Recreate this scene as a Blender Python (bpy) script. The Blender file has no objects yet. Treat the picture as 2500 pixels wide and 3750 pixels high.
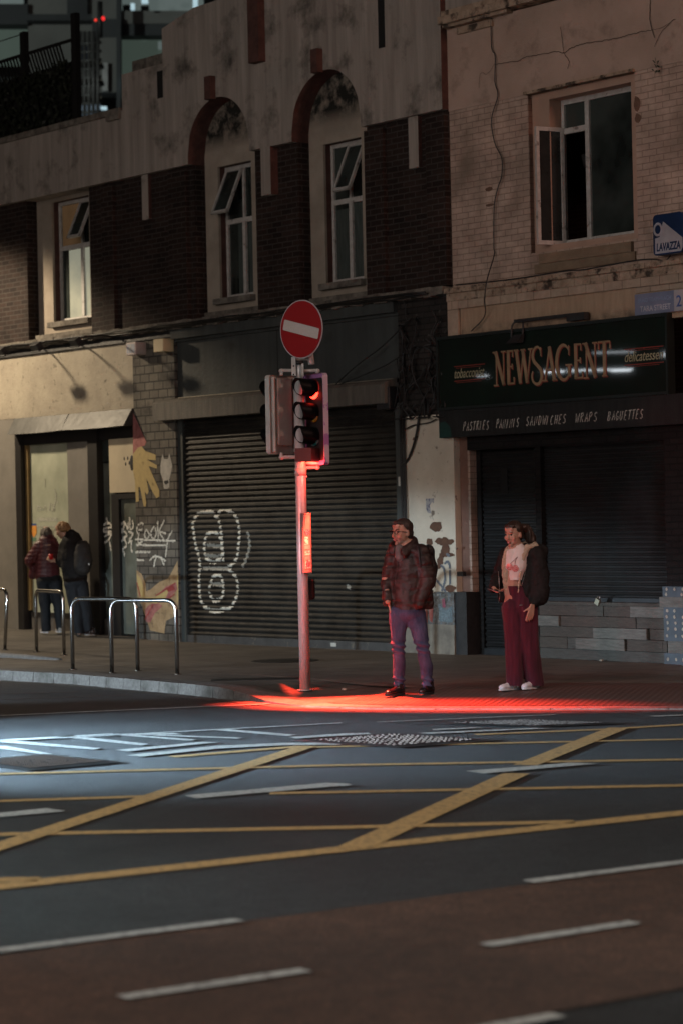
import bpy, bmesh, math, random
from mathutils import Vector, Matrix, noise
from mathutils.bvhtree import BVHTree
random.seed(7)
C = bpy.context.scene.collection
sc = bpy.context.scene
# ------------------------------------------------------------------ survey of the place
# The photograph was surveyed once (85 mm lens, 36 mm high frame); these helpers turn survey
# sightings into real positions on the road plane or on the street facade plane.
FPX = 85/36*3750; ROLL = .021; PITCH = math.atan(29/FPX); HC = 1.87; PZ = .12
def ray(px, py):
    x = px-1250; y = -(py-1875); c, s = math.cos(ROLL), math.sin(ROLL)
    xr = x*c+y*s; yr = -x*s+y*c; cp, sp = math.cos(PITCH), math.sin(PITCH)
    return Vector((xr, FPX*cp-yr*sp, FPX*sp+yr*cp))
def G(px, py, z=0.0):
    d = ray(px, py); t = (z-HC)/d.z; return Vector((d.x*t, d.y*t, z))
def at(px, py, Y):
    d = ray(px, py); t = Y/d.y; return Vector((d.x*t, Y, HC+d.z*t))
_l = math.hypot(4532, 5553); U = Vector((4532/_l, -5553/_l, 0)); N = Vector((U.y, -U.x, 0))
P0 = G(975*1.5944, 1500*1.5944, PZ)
FM = Matrix.Translation(P0) @ Matrix.Rotation(math.atan2(U.y, U.x), 4, 'Z')   # facade frame: x along street, -y outwards, z up
def F(px, py, off=0.):
    d = ray(px, py); P = P0+N*off; t = P.dot(N)/(d.x*N.x+d.y*N.y)
    w = Vector((d.x*t, d.y*t, HC+d.z*t)); return ((w-P0).dot(U), w.z-PZ)
def cr(ox, oy, k): return lambda x, y: (ox+x*k, oy+y*k)
c1 = cr(0, 0, .574); c2 = cr(800, 0, .574); c3 = cr(1600, 0, .574); c4 = cr(0, 900, .574); c5 = cr(0, 1700, .574)
c7 = cr(1600, 900, .574); c6 = cr(2000, 1900, .3189); cm = cr(1350, 1400, .4252)
D = lambda x, y: (x*1.5944, y*1.5944)

# ------------------------------------------------------------------ materials
MATS = {}
def node_mat(name):
    m = bpy.data.materials.new(name); m.use_nodes = True; nt = m.node_tree
    b = nt.nodes['Principled BSDF']; return m, nt, b
def nn(nt, t, **k):
    n = nt.nodes.new(t)
    for a, v in k.items():
        if a in ('operation', 'blend_type', 'data_type', 'distribution', 'feature', 'noise_dimensions'): setattr(n, a, v)
        else: n.inputs[a].default_value = v
    return n
def c4_(c): return (c[0], c[1], c[2], 1)
def M(name, col, rough=.8, metal=0, col2=None, ns=3, nd=5, lo=.35, hi=.65, streak=None, bump=0, bs=40, spec=.5, emit=None, es=1, stain=None, stz=None, coat=0):
    """noise-mixed procedural material; streak=(x,z) scales make vertical weather streaks; stain=(colour,scale,lo,hi)"""
    if name in MATS: return MATS[name]
    m, nt, b = node_mat(name); L = nt.links.new
    b.inputs['Roughness'].default_value = rough; b.inputs['Metallic'].default_value = metal
    b.inputs['Specular IOR Level'].default_value = spec; b.inputs['Coat Weight'].default_value = coat
    tc = nt.nodes.new('ShaderNodeTexCoord'); v = tc.outputs['Object']
    if streak:
        mp = nt.nodes.new('ShaderNodeMapping'); mp.inputs['Scale'].default_value = (streak[0], streak[0], streak[1]); L(v, mp.inputs[0]); vs = mp.outputs[0]
    else: vs = v
    out = None
    if col2 is None: col2 = tuple(c*.72 for c in col)
    no = nn(nt, 'ShaderNodeTexNoise', Scale=ns, Detail=nd, Roughness=.6); L(vs, no.inputs['Vector'])
    mr = nn(nt, 'ShaderNodeMapRange'); mr.inputs[1].default_value = lo; mr.inputs[2].default_value = hi; L(no.outputs[0], mr.inputs[0])
    mx = nn(nt, 'ShaderNodeMix', data_type='RGBA'); mx.inputs[6].default_value = c4_(col2); mx.inputs[7].default_value = c4_(col); L(mr.outputs[0], mx.inputs[0])
    out = mx.outputs[2]
    if stain:
        n2 = nn(nt, 'ShaderNodeTexNoise', Scale=stain[1], Detail=6, Roughness=.65); L(v, n2.inputs['Vector'])
        m2 = nn(nt, 'ShaderNodeMapRange'); m2.inputs[1].default_value = stain[2]; m2.inputs[2].default_value = stain[3]; L(n2.outputs[0], m2.inputs[0])
        fac = m2.outputs[0]
        if stz:   # stains grow between two heights of the wall
            sx = nt.nodes.new('ShaderNodeSeparateXYZ'); L(v, sx.inputs[0])
            m3 = nn(nt, 'ShaderNodeMapRange'); m3.inputs[1].default_value = stz[0]; m3.inputs[2].default_value = stz[1]; L(sx.outputs[2], m3.inputs[0])
            ad = nn(nt, 'ShaderNodeMath', operation='MULTIPLY'); L(fac, ad.inputs[0]); L(m3.outputs[0], ad.inputs[1]); fac = ad.outputs[0]
        x2 = nn(nt, 'ShaderNodeMix', data_type='RGBA'); L(fac, x2.inputs[0]); L(out, x2.inputs[6]); x2.inputs[7].default_value = c4_(stain[0]); out = x2.outputs[2]
    L(out, b.inputs['Base Color'])
    if bump:
        bn = nn(nt, 'ShaderNodeTexNoise', Scale=bs, Detail=4); L(v, bn.inputs['Vector'])
        bp = nn(nt, 'ShaderNodeBump', Strength=bump, Distance=.02); L(bn.outputs[0], bp.inputs['Height']); L(bp.outputs[0], b.inputs['Normal'])
    if emit: b.inputs['Emission Color'].default_value = c4_(emit); b.inputs['Emission Strength'].default_value = es
    MATS[name] = m; return m
def BR(name, a, b2, mortar, bw=.225, bh=.075, mo=.01, bump=.6, rough=.85, stain=None, bias=0.):
    """brick / block material laid out in metres along the wall"""
    m, nt, b = node_mat(name); L = nt.links.new
    b.inputs['Roughness'].default_value = rough; b.inputs['Specular IOR Level'].default_value = .25
    tc = nt.nodes.new('ShaderNodeTexCoord'); sx = nt.nodes.new('ShaderNodeSeparateXYZ'); L(tc.outputs['Object'], sx.inputs[0])
    ad = nn(nt, 'ShaderNodeMath', operation='ADD'); L(sx.outputs[0], ad.inputs[0]); L(sx.outputs[1], ad.inputs[1])
    nz = nn(nt, 'ShaderNodeTexNoise', Scale=9, Detail=3); L(tc.outputs['Object'], nz.inputs['Vector'])
    w = nn(nt, 'ShaderNodeMath', operation='MULTIPLY_ADD'); L(nz.outputs[0], w.inputs[0]); w.inputs[1].default_value = .012; L(sx.outputs[2], w.inputs[2])
    cb = nt.nodes.new('ShaderNodeCombineXYZ'); L(ad.outputs[0], cb.inputs[0]); L(w.outputs[0], cb.inputs[1])
    bt = nt.nodes.new('ShaderNodeTexBrick'); L(cb.outputs[0], bt.inputs[0])
    for k, v in (('Color1', c4_(a)), ('Color2', c4_(b2)), ('Mortar', c4_(mortar)), ('Scale', 1), ('Mortar Size', mo), ('Mortar Smooth', .3), ('Brick Width', bw), ('Row Height', bh), ('Bias', bias)): bt.inputs[k].default_value = v
    no = nn(nt, 'ShaderNodeTexNoise', Scale=2.2, Detail=6, Roughness=.7); L(tc.outputs['Object'], no.inputs['Vector'])
    mr = nn(nt, 'ShaderNodeMapRange'); mr.inputs[1].default_value = .3; mr.inputs[2].default_value = .7; mr.inputs[3].default_value = .6; mr.inputs[4].default_value = 1.25; L(no.outputs[0], mr.inputs[0])
    mu = nn(nt, 'ShaderNodeVectorMath', operation='SCALE'); L(bt.outputs[0], mu.inputs[0]); L(mr.outputs[0], mu.inputs['Scale'])
    out = mu.outputs[0]
    if stain:
        n2 = nn(nt, 'ShaderNodeTexNoise', Scale=stain[1], Detail=6); L(tc.outputs['Object'], n2.inputs['Vector'])
        m2 = nn(nt, 'ShaderNodeMapRange'); m2.inputs[1].default_value = stain[2]; m2.inputs[2].default_value = stain[3]; L(n2.outputs[0], m2.inputs[0])
        x2 = nn(nt, 'ShaderNodeMix', data_type='RGBA'); L(m2.outputs[0], x2.inputs[0]); L(out, x2.inputs[6]); x2.inputs[7].default_value = c4_(stain[0]); out = x2.outputs[2]
    L(out, b.inputs['Base Color'])
    f = nn(nt, 'ShaderNodeTexNoise', Scale=60, Detail=3); L(tc.outputs['Object'], f.inputs['Vector'])
    h = nn(nt, 'ShaderNodeMath', operation='MULTIPLY_ADD'); L(bt.outputs[1], h.inputs[0]); h.inputs[1].default_value = -1; L(f.outputs[0], h.inputs[2])
    bp = nn(nt, 'ShaderNodeBump', Strength=bump, Distance=.01); L(h.outputs[0], bp.inputs['Height']); L(bp.outputs[0], b.inputs['Normal'])
    MATS[name] = m; return m
def paint_on(name, col, under, lo=.45, hi=.60, ns=22, rough=.6):
    """road paint worn through to the asphalt"""
    m, nt, b = node_mat(name); L = nt.links.new
    tc = nt.nodes.new('ShaderNodeTexCoord')
    no = nn(nt, 'ShaderNodeTexNoise', Scale=ns, Detail=8, Roughness=.75); L(tc.outputs['Object'], no.inputs['Vector'])
    mr = nn(nt, 'ShaderNodeMapRange'); mr.inputs[1].default_value = lo-.12; mr.inputs[2].default_value = hi-.08; L(no.outputs[0], mr.inputs[0])
    mx = nn(nt, 'ShaderNodeMix', data_type='RGBA'); mx.inputs[6].default_value = c4_(under); mx.inputs[7].default_value = c4_(col); L(mr.outputs[0], mx.inputs[0]); L(mx.outputs[2], b.inputs['Base Color'])
    b.inputs['Roughness'].default_value = rough
    bn = nn(nt, 'ShaderNodeTexNoise', Scale=90, Detail=4); L(tc.outputs['Object'], bn.inputs['Vector'])
    bp = nn(nt, 'ShaderNodeBump', Strength=.5, Distance=.01); L(bn.outputs[0], bp.inputs['Height']); L(bp.outputs[0], b.inputs['Normal'])
    MATS[name] = m; return m
def asphalt(name, a, b2, rough=.55, fine=130, bump=.8):
    m, nt, b = node_mat(name); L = nt.links.new
    tc = nt.nodes.new('ShaderNodeTexCoord')
    no = nn(nt, 'ShaderNodeTexNoise', Scale=fine, Detail=3, Roughness=.7); L(tc.outputs['Object'], no.inputs['Vector'])
    big = nn(nt, 'ShaderNodeTexNoise', Scale=.55, Detail=5, Roughness=.6); L(tc.outputs['Object'], big.inputs['Vector'])
    mr = nn(nt, 'ShaderNodeMapRange'); mr.inputs[1].default_value = .45; mr.inputs[2].default_value = .62; L(no.outputs[0], mr.inputs[0])
    mx = nn(nt, 'ShaderNodeMix', data_type='RGBA'); mx.inputs[6].default_value = c4_(a); mx.inputs[7].default_value = c4_(b2); L(mr.outputs[0], mx.inputs[0])
    mb = nn(nt, 'ShaderNodeMapRange'); mb.inputs[1].default_value = .35; mb.inputs[2].default_value = .65; mb.inputs[3].default_value = .6; mb.inputs[4].default_value = 1.2; L(big.outputs[0], mb.inputs[0])
    mu = nn(nt, 'ShaderNodeVectorMath', operation='SCALE'); L(mx.outputs[2], mu.inputs[0]); L(mb.outputs[0], mu.inputs['Scale']); L(mu.outputs[0], b.inputs['Base Color'])
    rr = nn(nt, 'ShaderNodeMapRange'); rr.inputs[3].default_value = rough-.12; rr.inputs[4].default_value = rough+.15; L(big.outputs[0], rr.inputs[0]); L(rr.outputs[0], b.inputs['Roughness'])
    n3 = nn(nt, 'ShaderNodeTexNoise', Scale=48, Detail=3, Roughness=.8); L(tc.outputs['Object'], n3.inputs['Vector'])
    m3 = nn(nt, 'ShaderNodeMapRange'); m3.inputs[1].default_value = .36; m3.inputs[2].default_value = .66; m3.inputs[3].default_value = .35; m3.inputs[4].default_value = 1.9; L(n3.outputs[0], m3.inputs[0])
    mu2 = nn(nt, 'ShaderNodeVectorMath', operation='SCALE'); L(mu.outputs[0], mu2.inputs[0]); L(m3.outputs[0], mu2.inputs['Scale']); L(mu2.outputs[0], b.inputs['Base Color'])
    n4 = nn(nt, 'ShaderNodeTexNoise', Scale=7, Detail=9, Roughness=.85); L(tc.outputs['Object'], n4.inputs['Vector'])
    m4 = nn(nt, 'ShaderNodeMapRange'); m4.inputs[1].default_value = .36; m4.inputs[2].default_value = .64; m4.inputs[3].default_value = .6; m4.inputs[4].default_value = 1.4; L(n4.outputs[0], m4.inputs[0])
    mu3 = nn(nt, 'ShaderNodeVectorMath', operation='SCALE'); L(mu2.outputs[0], mu3.inputs[0]); L(m4.outputs[0], mu3.inputs['Scale']); L(mu3.outputs[0], b.inputs['Base Color'])
    hh = nn(nt, 'ShaderNodeMath', operation='ADD'); L(no.outputs[0], hh.inputs[0]); L(n3.outputs[0], hh.inputs[1])
    bp = nn(nt, 'ShaderNodeBump', Strength=bump, Distance=.03); L(hh.outputs[0], bp.inputs['Height']); L(bp.outputs[0], b.inputs['Normal'])
    MATS[name] = m; return m

SPLITS = []
# ------------------------------------------------------------------ mesh helpers
class MB:
    def __init__(s): s.bm = bmesh.new(); s.mi = 0
    def face(s, pts, mi=None):
        try: f = s.bm.faces.new([s.bm.verts.new(p) for p in pts])
        except ValueError: return None
        f.material_index = s.mi if mi is None else mi; return f
    def hexa(s, p):        # p: 8 corners, bottom ring 0-3, top ring 4-7
        v = [s.bm.verts.new(q) for q in p]
        for q in ((3,2,1,0),(4,5,6,7),(0,1,5,4),(1,2,6,5),(2,3,7,6),(3,0,4,7)):
            f = s.bm.faces.new([v[i] for i in q]); f.material_index = s.mi
        return s
    def box(s, x0, x1, y0, y1, z0, z1, M_=None):
        p = [Vector(q) for q in ((x0,y0,z0),(x1,y0,z0),(x1,y1,z0),(x0,y1,z0),(x0,y0,z1),(x1,y0,z1),(x1,y1,z1),(x0,y1,z1))]
        if M_ is not None: p = [M_@q for q in p]
        return s.hexa(p)
    def fb(s, s0, s1, z0, z1, o0, o1):   # box in the facade frame from depth o0 out to o1
        return s.box(s0, s1, -o1, -o0, z0, z1)
    def tube(s, pts, r, n=8, closed=False, cap=True):
        pts = [Vector(p) for p in pts]; rs = r if isinstance(r, (list, tuple)) else [r]*len(pts); rings = []; up0 = None
        for i, p in enumerate(pts):
            a = pts[i-1] if (i > 0 or closed) else p; b = pts[(i+1) % len(pts)] if (i < len(pts)-1 or closed) else p
            t = (b-a); t = t.normalized() if t.length > 1e-9 else Vector((0,0,1))
            if up0 is None: up0 = t.orthogonal().normalized()
            u = (up0-t*up0.dot(t)); u = u.normalized() if u.length > 1e-6 else t.orthogonal().normalized(); up0 = u; w = t.cross(u)
            rings.append([s.bm.verts.new(p+(u*math.cos(2*math.pi*k/n)+w*math.sin(2*math.pi*k/n))*rs[i]) for k in range(n)])
        m = len(rings)
        for i in range(m if closed else m-1):
            A, B = rings[i], rings[(i+1) % m]
            for k in range(n):
                f = s.bm.faces.new((A[k], A[(k+1) % n], B[(k+1) % n], B[k])); f.smooth = True; f.material_index = s.mi
        if cap and not closed:
            for R in (rings[0][::-1], rings[-1]):
                f = s.bm.faces.new(R); f.material_index = s.mi
        return s
    def ell(s, c, r, R=None, seg=16, ring=10):
        M_ = Matrix.Translation(Vector(c)) @ (R.to_4x4() if R is not None else Matrix.Identity(4)) @ Matrix.Diagonal((r[0], r[1], r[2], 1))
        g = bmesh.ops.create_uvsphere(s.bm, u_segments=seg, v_segments=ring, radius=1, matrix=M_)
        for v in g['verts']:
            for f in v.link_faces: f.smooth = True; f.material_index = s.mi
        return s
    def cap(s, p0, p1, r0, r1, sq=1., ax=(0,1,0), n=14):   # tapered capsule, flattened by sq along ax
        p0, p1 = Vector(p0), Vector(p1); t = (p1-p0); l = t.length; t = t.normalized() if l > 1e-6 else Vector((0,0,1))
        a = Vector(ax); a = a-t*a.dot(t); a = a.normalized() if a.length > 1e-4 else t.orthogonal().normalized(); w = t.cross(a)
        rows = [(-math.cos(q)*r0, math.sin(q)*r0, p0) for q in (.02, .5, 1.05)]+[(0, r0, p0)]+[(0, r1, p1)]+[(math.cos(q)*r1, math.sin(q)*r1, p1) for q in (1.05, .5, .02)]
        R = []
        for h, r, c in rows: R.append([s.bm.verts.new(c+t*h+(a*math.cos(2*math.pi*k/n)*sq+w*math.sin(2*math.pi*k/n))*r) for k in range(n)])
        for A, B in zip(R, R[1:]):
            for k in range(n): f = s.bm.faces.new((A[k], A[(k+1) % n], B[(k+1) % n], B[k])); f.smooth = True; f.material_index = s.mi
        s.bm.faces.new(R[0][::-1]); s.bm.faces.new(R[-1]); return s
    def chain(s, pts, rs, sq=1., ax=(0,1,0)):
        for a, b, r, q in zip(pts, pts[1:], rs, rs[1:]): s.cap(a, b, r, q, sq, ax)
        return s
    def split_build(s, name, mat, parent, least=0):
        bmesh.ops.remove_doubles(s.bm, verts=s.bm.verts, dist=1e-4); bmesh.ops.recalc_face_normals(s.bm, faces=s.bm.faces)
        seen = set(); first = None; s.bm.verts.ensure_lookup_table()
        for v0 in s.bm.verts:
            if v0 in seen: continue
            st = [v0]; isl = []; seen.add(v0)
            while st:
                v = st.pop(); isl.append(v)
                for e in v.link_edges:
                    w = e.other_vert(v)
                    if w not in seen: seen.add(w); st.append(w)
            if len(isl) < least: continue
            nb = bmesh.new(); mp = {v: nb.verts.new(v.co) for v in isl}; fs = {f for v in isl for f in v.link_faces}
            for f in s.bm.faces:
                if f in fs:
                    try: g = nb.faces.new([mp[v] for v in f.verts]); g.material_index = f.material_index; g.smooth = f.smooth
                    except ValueError: pass
            me = bpy.data.meshes.new(name); nb.to_mesh(me); nb.free(); o = bpy.data.objects.new(name, me); C.objects.link(o); o.parent = parent
            for m in (mat if isinstance(mat, (list, tuple)) else [mat]): me.materials.append(m)
            SPLITS.append(o); first = first or o
        s.bm.free(); return first
    def mesh(s, name):
        me = bpy.data.meshes.new(name); s.bm.to_mesh(me); s.bm.free(); return me
    def build(s, name, mat, parent=None, norm=True, bevel=0):
        if name in SPLIT and parent is not None: return s.split_build(name, mat, parent)
        if norm: bmesh.ops.recalc_face_normals(s.bm, faces=s.bm.faces)
        if bevel: bmesh.ops.bevel(s.bm, geom=[e for e in s.bm.edges], offset=bevel, segments=2, affect='EDGES', profile=.5, clamp_overlap=True)
        me = s.mesh(name); o = bpy.data.objects.new(name, me); C.objects.link(o)
        for m in (mat if isinstance(mat, (list, tuple)) else [mat]): me.materials.append(m)
        if parent is not None: o.parent = parent
        return o
SPLIT = {'brick_wall','niche_panel','brick_pier','pendant_block','shutter_guide','keystone','window_reveal','sill','coping','shop_post','glazed_strip','fascia_moulding','pale_block','blue_panel','shopfront','shutter_rail','pier_plinth','parapet_moulding','cornice_band','upper_parapet','rear_wall','stall_riser','dark_slot_sheet','bracket','letter_slot','bolt','foot_plate','fence_post','arm','stay','net_curtain','bar','broken_brick','painted_spots','strap'}
def remesh(mb, name, mat, parent=None, voxel=.012, smooth=3, fac=.5, disp=None, cut=None, cutn=None, matfn=None):
    """fuse overlapping volumes into one continuous skin"""
    me = mb.mesh(name); o = bpy.data.objects.new(name, me); C.objects.link(o)
    r = o.modifiers.new('r', 'REMESH'); r.mode = 'VOXEL'; r.voxel_size = voxel; r.use_smooth_shade = True
    if smooth: q = o.modifiers.new('s', 'SMOOTH'); q.iterations = smooth; q.factor = fac
    dg = bpy.context.evaluated_depsgraph_get(); n = bpy.data.meshes.new_from_object(o.evaluated_get(dg), depsgraph=dg)
    o.modifiers.clear(); o.data = n; n.name = name; bpy.data.meshes.remove(me)
    bm = bmesh.new(); bm.from_mesh(n)
    for z in (cut or []):      # z: (point, normal) – cut a clean hem
        bmesh.ops.bisect_plane(bm, geom=bm.verts[:]+bm.edges[:]+bm.faces[:], plane_co=z[0], plane_no=z[1], clear_outer=True)
    if disp:
        bm.normal_update(); nv = [(v, disp(v.co, v.normal)) for v in bm.verts]
        for v, d in nv: v.co += v.normal*d if isinstance(d, float) else d
    for f in bm.faces:
        f.smooth = True
        if matfn: f.material_index = matfn(f.calc_center_median(), f.normal)
    bm.to_mesh(n); bm.free()
    for m in (mat if isinstance(mat, (list, tuple)) else [mat]): n.materials.append(m)
    if parent is not None: o.parent = parent
    return o
def tag(o, label=None, cat=None, group=None, kind=None):
    if label: o['label'] = label
    if cat: o['category'] = cat
    if group: o['group'] = group
    if kind: o['kind'] = kind
    return o
def thing(name, label, cat, loc=(0,0,0), group=None, mat=None):
    o = bpy.data.objects.new(name, None); C.objects.link(o); o.empty_display_size = .2
    if mat is not None: o.matrix_world = mat
    else: o.location = loc
    return tag(o, label, cat, group)
def at_base(o):
    """put a one-mesh thing's origin at its base"""
    me = o.data; xs = [v.co for v in me.vertices]
    c = Vector(((min(v.x for v in xs)+max(v.x for v in xs))/2, (min(v.y for v in xs)+max(v.y for v in xs))/2, min(v.z for v in xs)))
    for v in me.vertices: v.co -= c
    o.matrix_world = o.matrix_world @ Matrix.Translation(c); return o
def onfac(mb, name, mat, label, cat, group=None, bevel=0):   # a top-level thing mounted on the facade
    o = mb.build(name, mat, bevel=bevel); o.matrix_world = FM; tag(o, label, cat, group); return at_base(o)
def local(parent, pts):   # world points into a parent Empty's frame
    inv = parent.matrix_world.inverted(); return [inv@Vector(p) for p in pts]
def struct(mb, name, mat, **k): return tag(mb.build(name, mat, **k), kind='structure')
def cells(mb, ss, zz, solid, oo, oi, ends=True):
    """wall sheet of thickness oo-oi over a grid, with reveals round every opening"""
    ns, nz = len(ss)-1, len(zz)-1
    S = lambda i, j: 0 <= i < ns and 0 <= j < nz and solid((ss[i]+ss[i+1])/2, (zz[j]+zz[j+1])/2)
    for i in range(ns):
        for j in range(nz):
            if not S(i, j): continue
            a, b, c, d = ss[i], ss[i+1], zz[j], zz[j+1]
            mb.face([(a,-oo,c),(b,-oo,c),(b,-oo,d),(a,-oo,d)]); mb.face([(b,-oi,c),(a,-oi,c),(a,-oi,d),(b,-oi,d)])
            if not S(i-1, j): mb.face([(a,-oi,c),(a,-oo,c),(a,-oo,d),(a,-oi,d)])
            if not S(i+1, j): mb.face([(b,-oo,c),(b,-oi,c),(b,-oi,d),(b,-oo,d)])
            if not S(i, j-1): mb.face([(a,-oi,c),(b,-oi,c),(b,-oo,c),(a,-oo,c)])
            if not S(i, j+1): mb.face([(a,-oo,d),(b,-oo,d),(b,-oi,d),(a,-oi,d)])
def sheet(mb, pts, off, mi=0):    # flat polygon on the facade, pts = [(s,z)]
    return mb.face([(s, -off, z) for s, z in pts], mi)
def ribbon(mb, pts, w, fn, mi=0, step=None):
    """painted stroke: pts 2-D polyline, fn maps (a,b) to 3-D"""
    P = [Vector(p) for p in pts]
    if step:
        Q = [P[0]]
        for a, b in zip(P, P[1:]):
            k = max(1, int((b-a).length/step)); Q += [a.lerp(b, i/k) for i in range(1, k+1)]
        P = Q
    ws = w if isinstance(w, (list, tuple)) else [w]*len(P)
    Ls, Rs = [], []
    for i, p in enumerate(P):
        t = P[min(i+1, len(P)-1)]-P[max(i-1, 0)]
        t = t.normalized() if t.length > 1e-9 else Vector((1, 0)); n = Vector((-t.y, t.x))*ws[min(i, len(ws)-1)]/2
        Ls.append(p+n); Rs.append(p-n)
    for i in range(len(P)-1):
        mb.face([fn(*Ls[i]), fn(*Rs[i]), fn(*Rs[i+1]), fn(*Ls[i+1])], mi)
def smooth_pts(pts, k=4):
    P = [Vector(p) for p in pts]; out = []
    for i in range(len(P)-1):
        a, b, c, d = P[max(i-1,0)], P[i], P[i+1], P[min(i+2,len(P)-1)]
        for j in range(k):
            t = j/k; out.append(.5*((2*b)+(c-a)*t+(2*a-5*b+4*c-d)*t*t+(3*b-a-3*c+d)*t**3))
    out.append(P[-1]); return out
def text_mesh(txt, width, height, shear=0, offset=0, ext=.001, space=1):
    cu = bpy.data.curves.new('lettering', 'FONT'); cu.body = txt; cu.shear = shear; cu.offset = offset; cu.extrude = ext; cu.space_character = space
    o = bpy.data.objects.new('lettering', cu); C.objects.link(o)
    dg = bpy.context.evaluated_depsgraph_get(); me = bpy.data.meshes.new_from_object(o.evaluated_get(dg)); C.objects.unlink(o); bpy.data.objects.remove(o)
    xs = [v.co.x for v in me.vertices]; ys = [v.co.y for v in me.vertices]
    x0, x1, y0, y1 = min(xs), max(xs), min(ys), max(ys)
    for v in me.vertices: v.co = Vector(((v.co.x-x0)/(x1-x0)*width, (v.co.y-y0)/(y1-y0)*height, v.co.z))
    return me
def wall_text(txt, s0, z0, width, height, off, mat, parent, name='lettering', slope=0, **k):
    me = text_mesh(txt, width, height, **k)
    for v in me.vertices: v.co = Vector((s0+v.co.x, -off-v.co.z, z0+v.co.y+slope*v.co.x))
    o = bpy.data.objects.new(name, me); C.objects.link(o); me.materials.append(mat)
    if parent is not None: o.parent = parent
    return o
# ------------------------------------------------------------------ palette
ASPH = asphalt('asphalt', (.024,.025,.026), (.086,.087,.089), bump=1.)
REDL = asphalt('red lane surface', (.046,.022,.014), (.098,.050,.032), rough=.7, fine=90, bump=.4)
PAVE = None
WHITE = paint_on('white road paint', (.44,.45,.43), (.06,.06,.062))
YEL = paint_on('yellow road paint', (.47,.30,.125), (.07,.06,.045))
KERB = M('granite kerb', (.19,.185,.175), .75, col2=(.115,.11,.105), ns=30, bump=.5, bs=120, stain=((.07,.068,.06), 3, .5, .68))
STUC = M('weathered stucco', (.38,.335,.29), .9, col2=(.23,.205,.18), ns=1.6, streak=(5,.35), lo=.3, hi=.7, bump=.5, bs=50, spec=.2, stain=((.055,.05,.043), 1.7, .52, .72))
STUB = M('stucco niche render', (.36,.31,.25), .9, col2=(.27,.23,.185), ns=2.5, bump=.4, bs=60, spec=.2, stain=((.018,.018,.015), 5, .3, .55), stz=(7.12,7.36))
TERR = M('terracotta light-tinted edge', (.10,.05,.041), .8, col2=(.06,.031,.026), ns=6, bump=.3, spec=.2)  # reddish light from the right mixed into the terracotta colour
BRICK = BR('dark red brick', (.015,.009,.0075), (.032,.019,.015), (.050,.042,.036), mo=.009)
GBRK = BR('grey painted brick', (.115,.105,.09), (.16,.145,.12), (.045,.042,.038), bw=.235, bh=.125, mo=.012, stain=((.05,.045,.04), 2.5, .52, .7))
CBRK = BR('cream painted brick', (.47,.345,.275), (.43,.32,.255), (.28,.20,.155), mo=.007, bump=.5, stain=((.20,.15,.115), 1.4, .5, .75))
CREN = M('cream render', (.45,.33,.265), .9, col2=(.36,.265,.21), ns=1.2, bump=.35, bs=50, spec=.2, stain=((.2,.15,.12), 2.3, .53, .75))
ROSE = M('rose light-tinted edge', (.40,.22,.165), .8, col2=(.3,.16,.12), ns=5, spec=.2)  # reddish side light put into the colour of the reveal
CORN = M('crumbling cornice', (.42,.32,.235), .9, col2=(.26,.19,.135), ns=7, nd=8, bump=1, bs=25, spec=.2, stain=((.06,.045,.035), 6, .5, .62))
FRAM = M('white window frame', (.50,.48,.45), .5, col2=(.38,.36,.33), ns=12, stain=((.12,.10,.08), 9, .58, .7))
GLAS = M('dark window glass', (.045,.055,.050), .12, col2=(.010,.013,.012), ns=1.3, nd=3, spec=.5)
DARK = M('dark void', (.006,.006,.006), .9)
BLK = M('black paint', (.012,.012,.013), .55, col2=(.022,.022,.023), ns=9, bump=.3, bs=30)
GREY = M('grey fascia paint', (.060,.067,.064), .6, spec=.25, col2=(.042,.046,.045), ns=1.5, streak=(4,.5), bump=.2, bs=14, stain=((.035,.035,.033), 2, .55, .75))
LSTU = M('pale shopfront render', (.36,.32,.245), .8, col2=(.27,.235,.18), ns=2.2, bump=.35, bs=22, stain=((.10,.085,.06), 9, .6, .7))
LPAN = M('grey shopfront panel', (.20,.185,.16), .6, col2=(.155,.145,.125), ns=1.8, bump=.15, bs=12)
ZINC = M('zinc flashing', (.085,.085,.08), .5, metal=.4, col2=(.05,.05,.046), ns=2.4, bump=.3, bs=8)
SHUT = M('grimy shutter steel', (.030,.028,.025), .5, metal=.1, spec=.12, col2=(.013,.012,.011), ns=2.5, bump=.3, bs=60, stain=((.035,.03,.025), 3, .52, .7))
SHTB = M('black shutter steel', (.018,.018,.018), .5, metal=.3, col2=(.010,.010,.010), ns=3, bump=.2, bs=40)
CEM = M('cement ledge', (.21,.19,.16), .9, col2=(.08,.07,.06), ns=6, nd=8, bump=1, bs=20, spec=.2)
CHALK = M('chalk white paint', (.62,.58,.50), .8, col2=(.34,.31,.27), ns=40, lo=.4, hi=.55)
SPRAY = M('white spray paint', (.68,.66,.58), .6, col2=(.42,.4,.34), ns=25, lo=.38, hi=.55)
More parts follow.
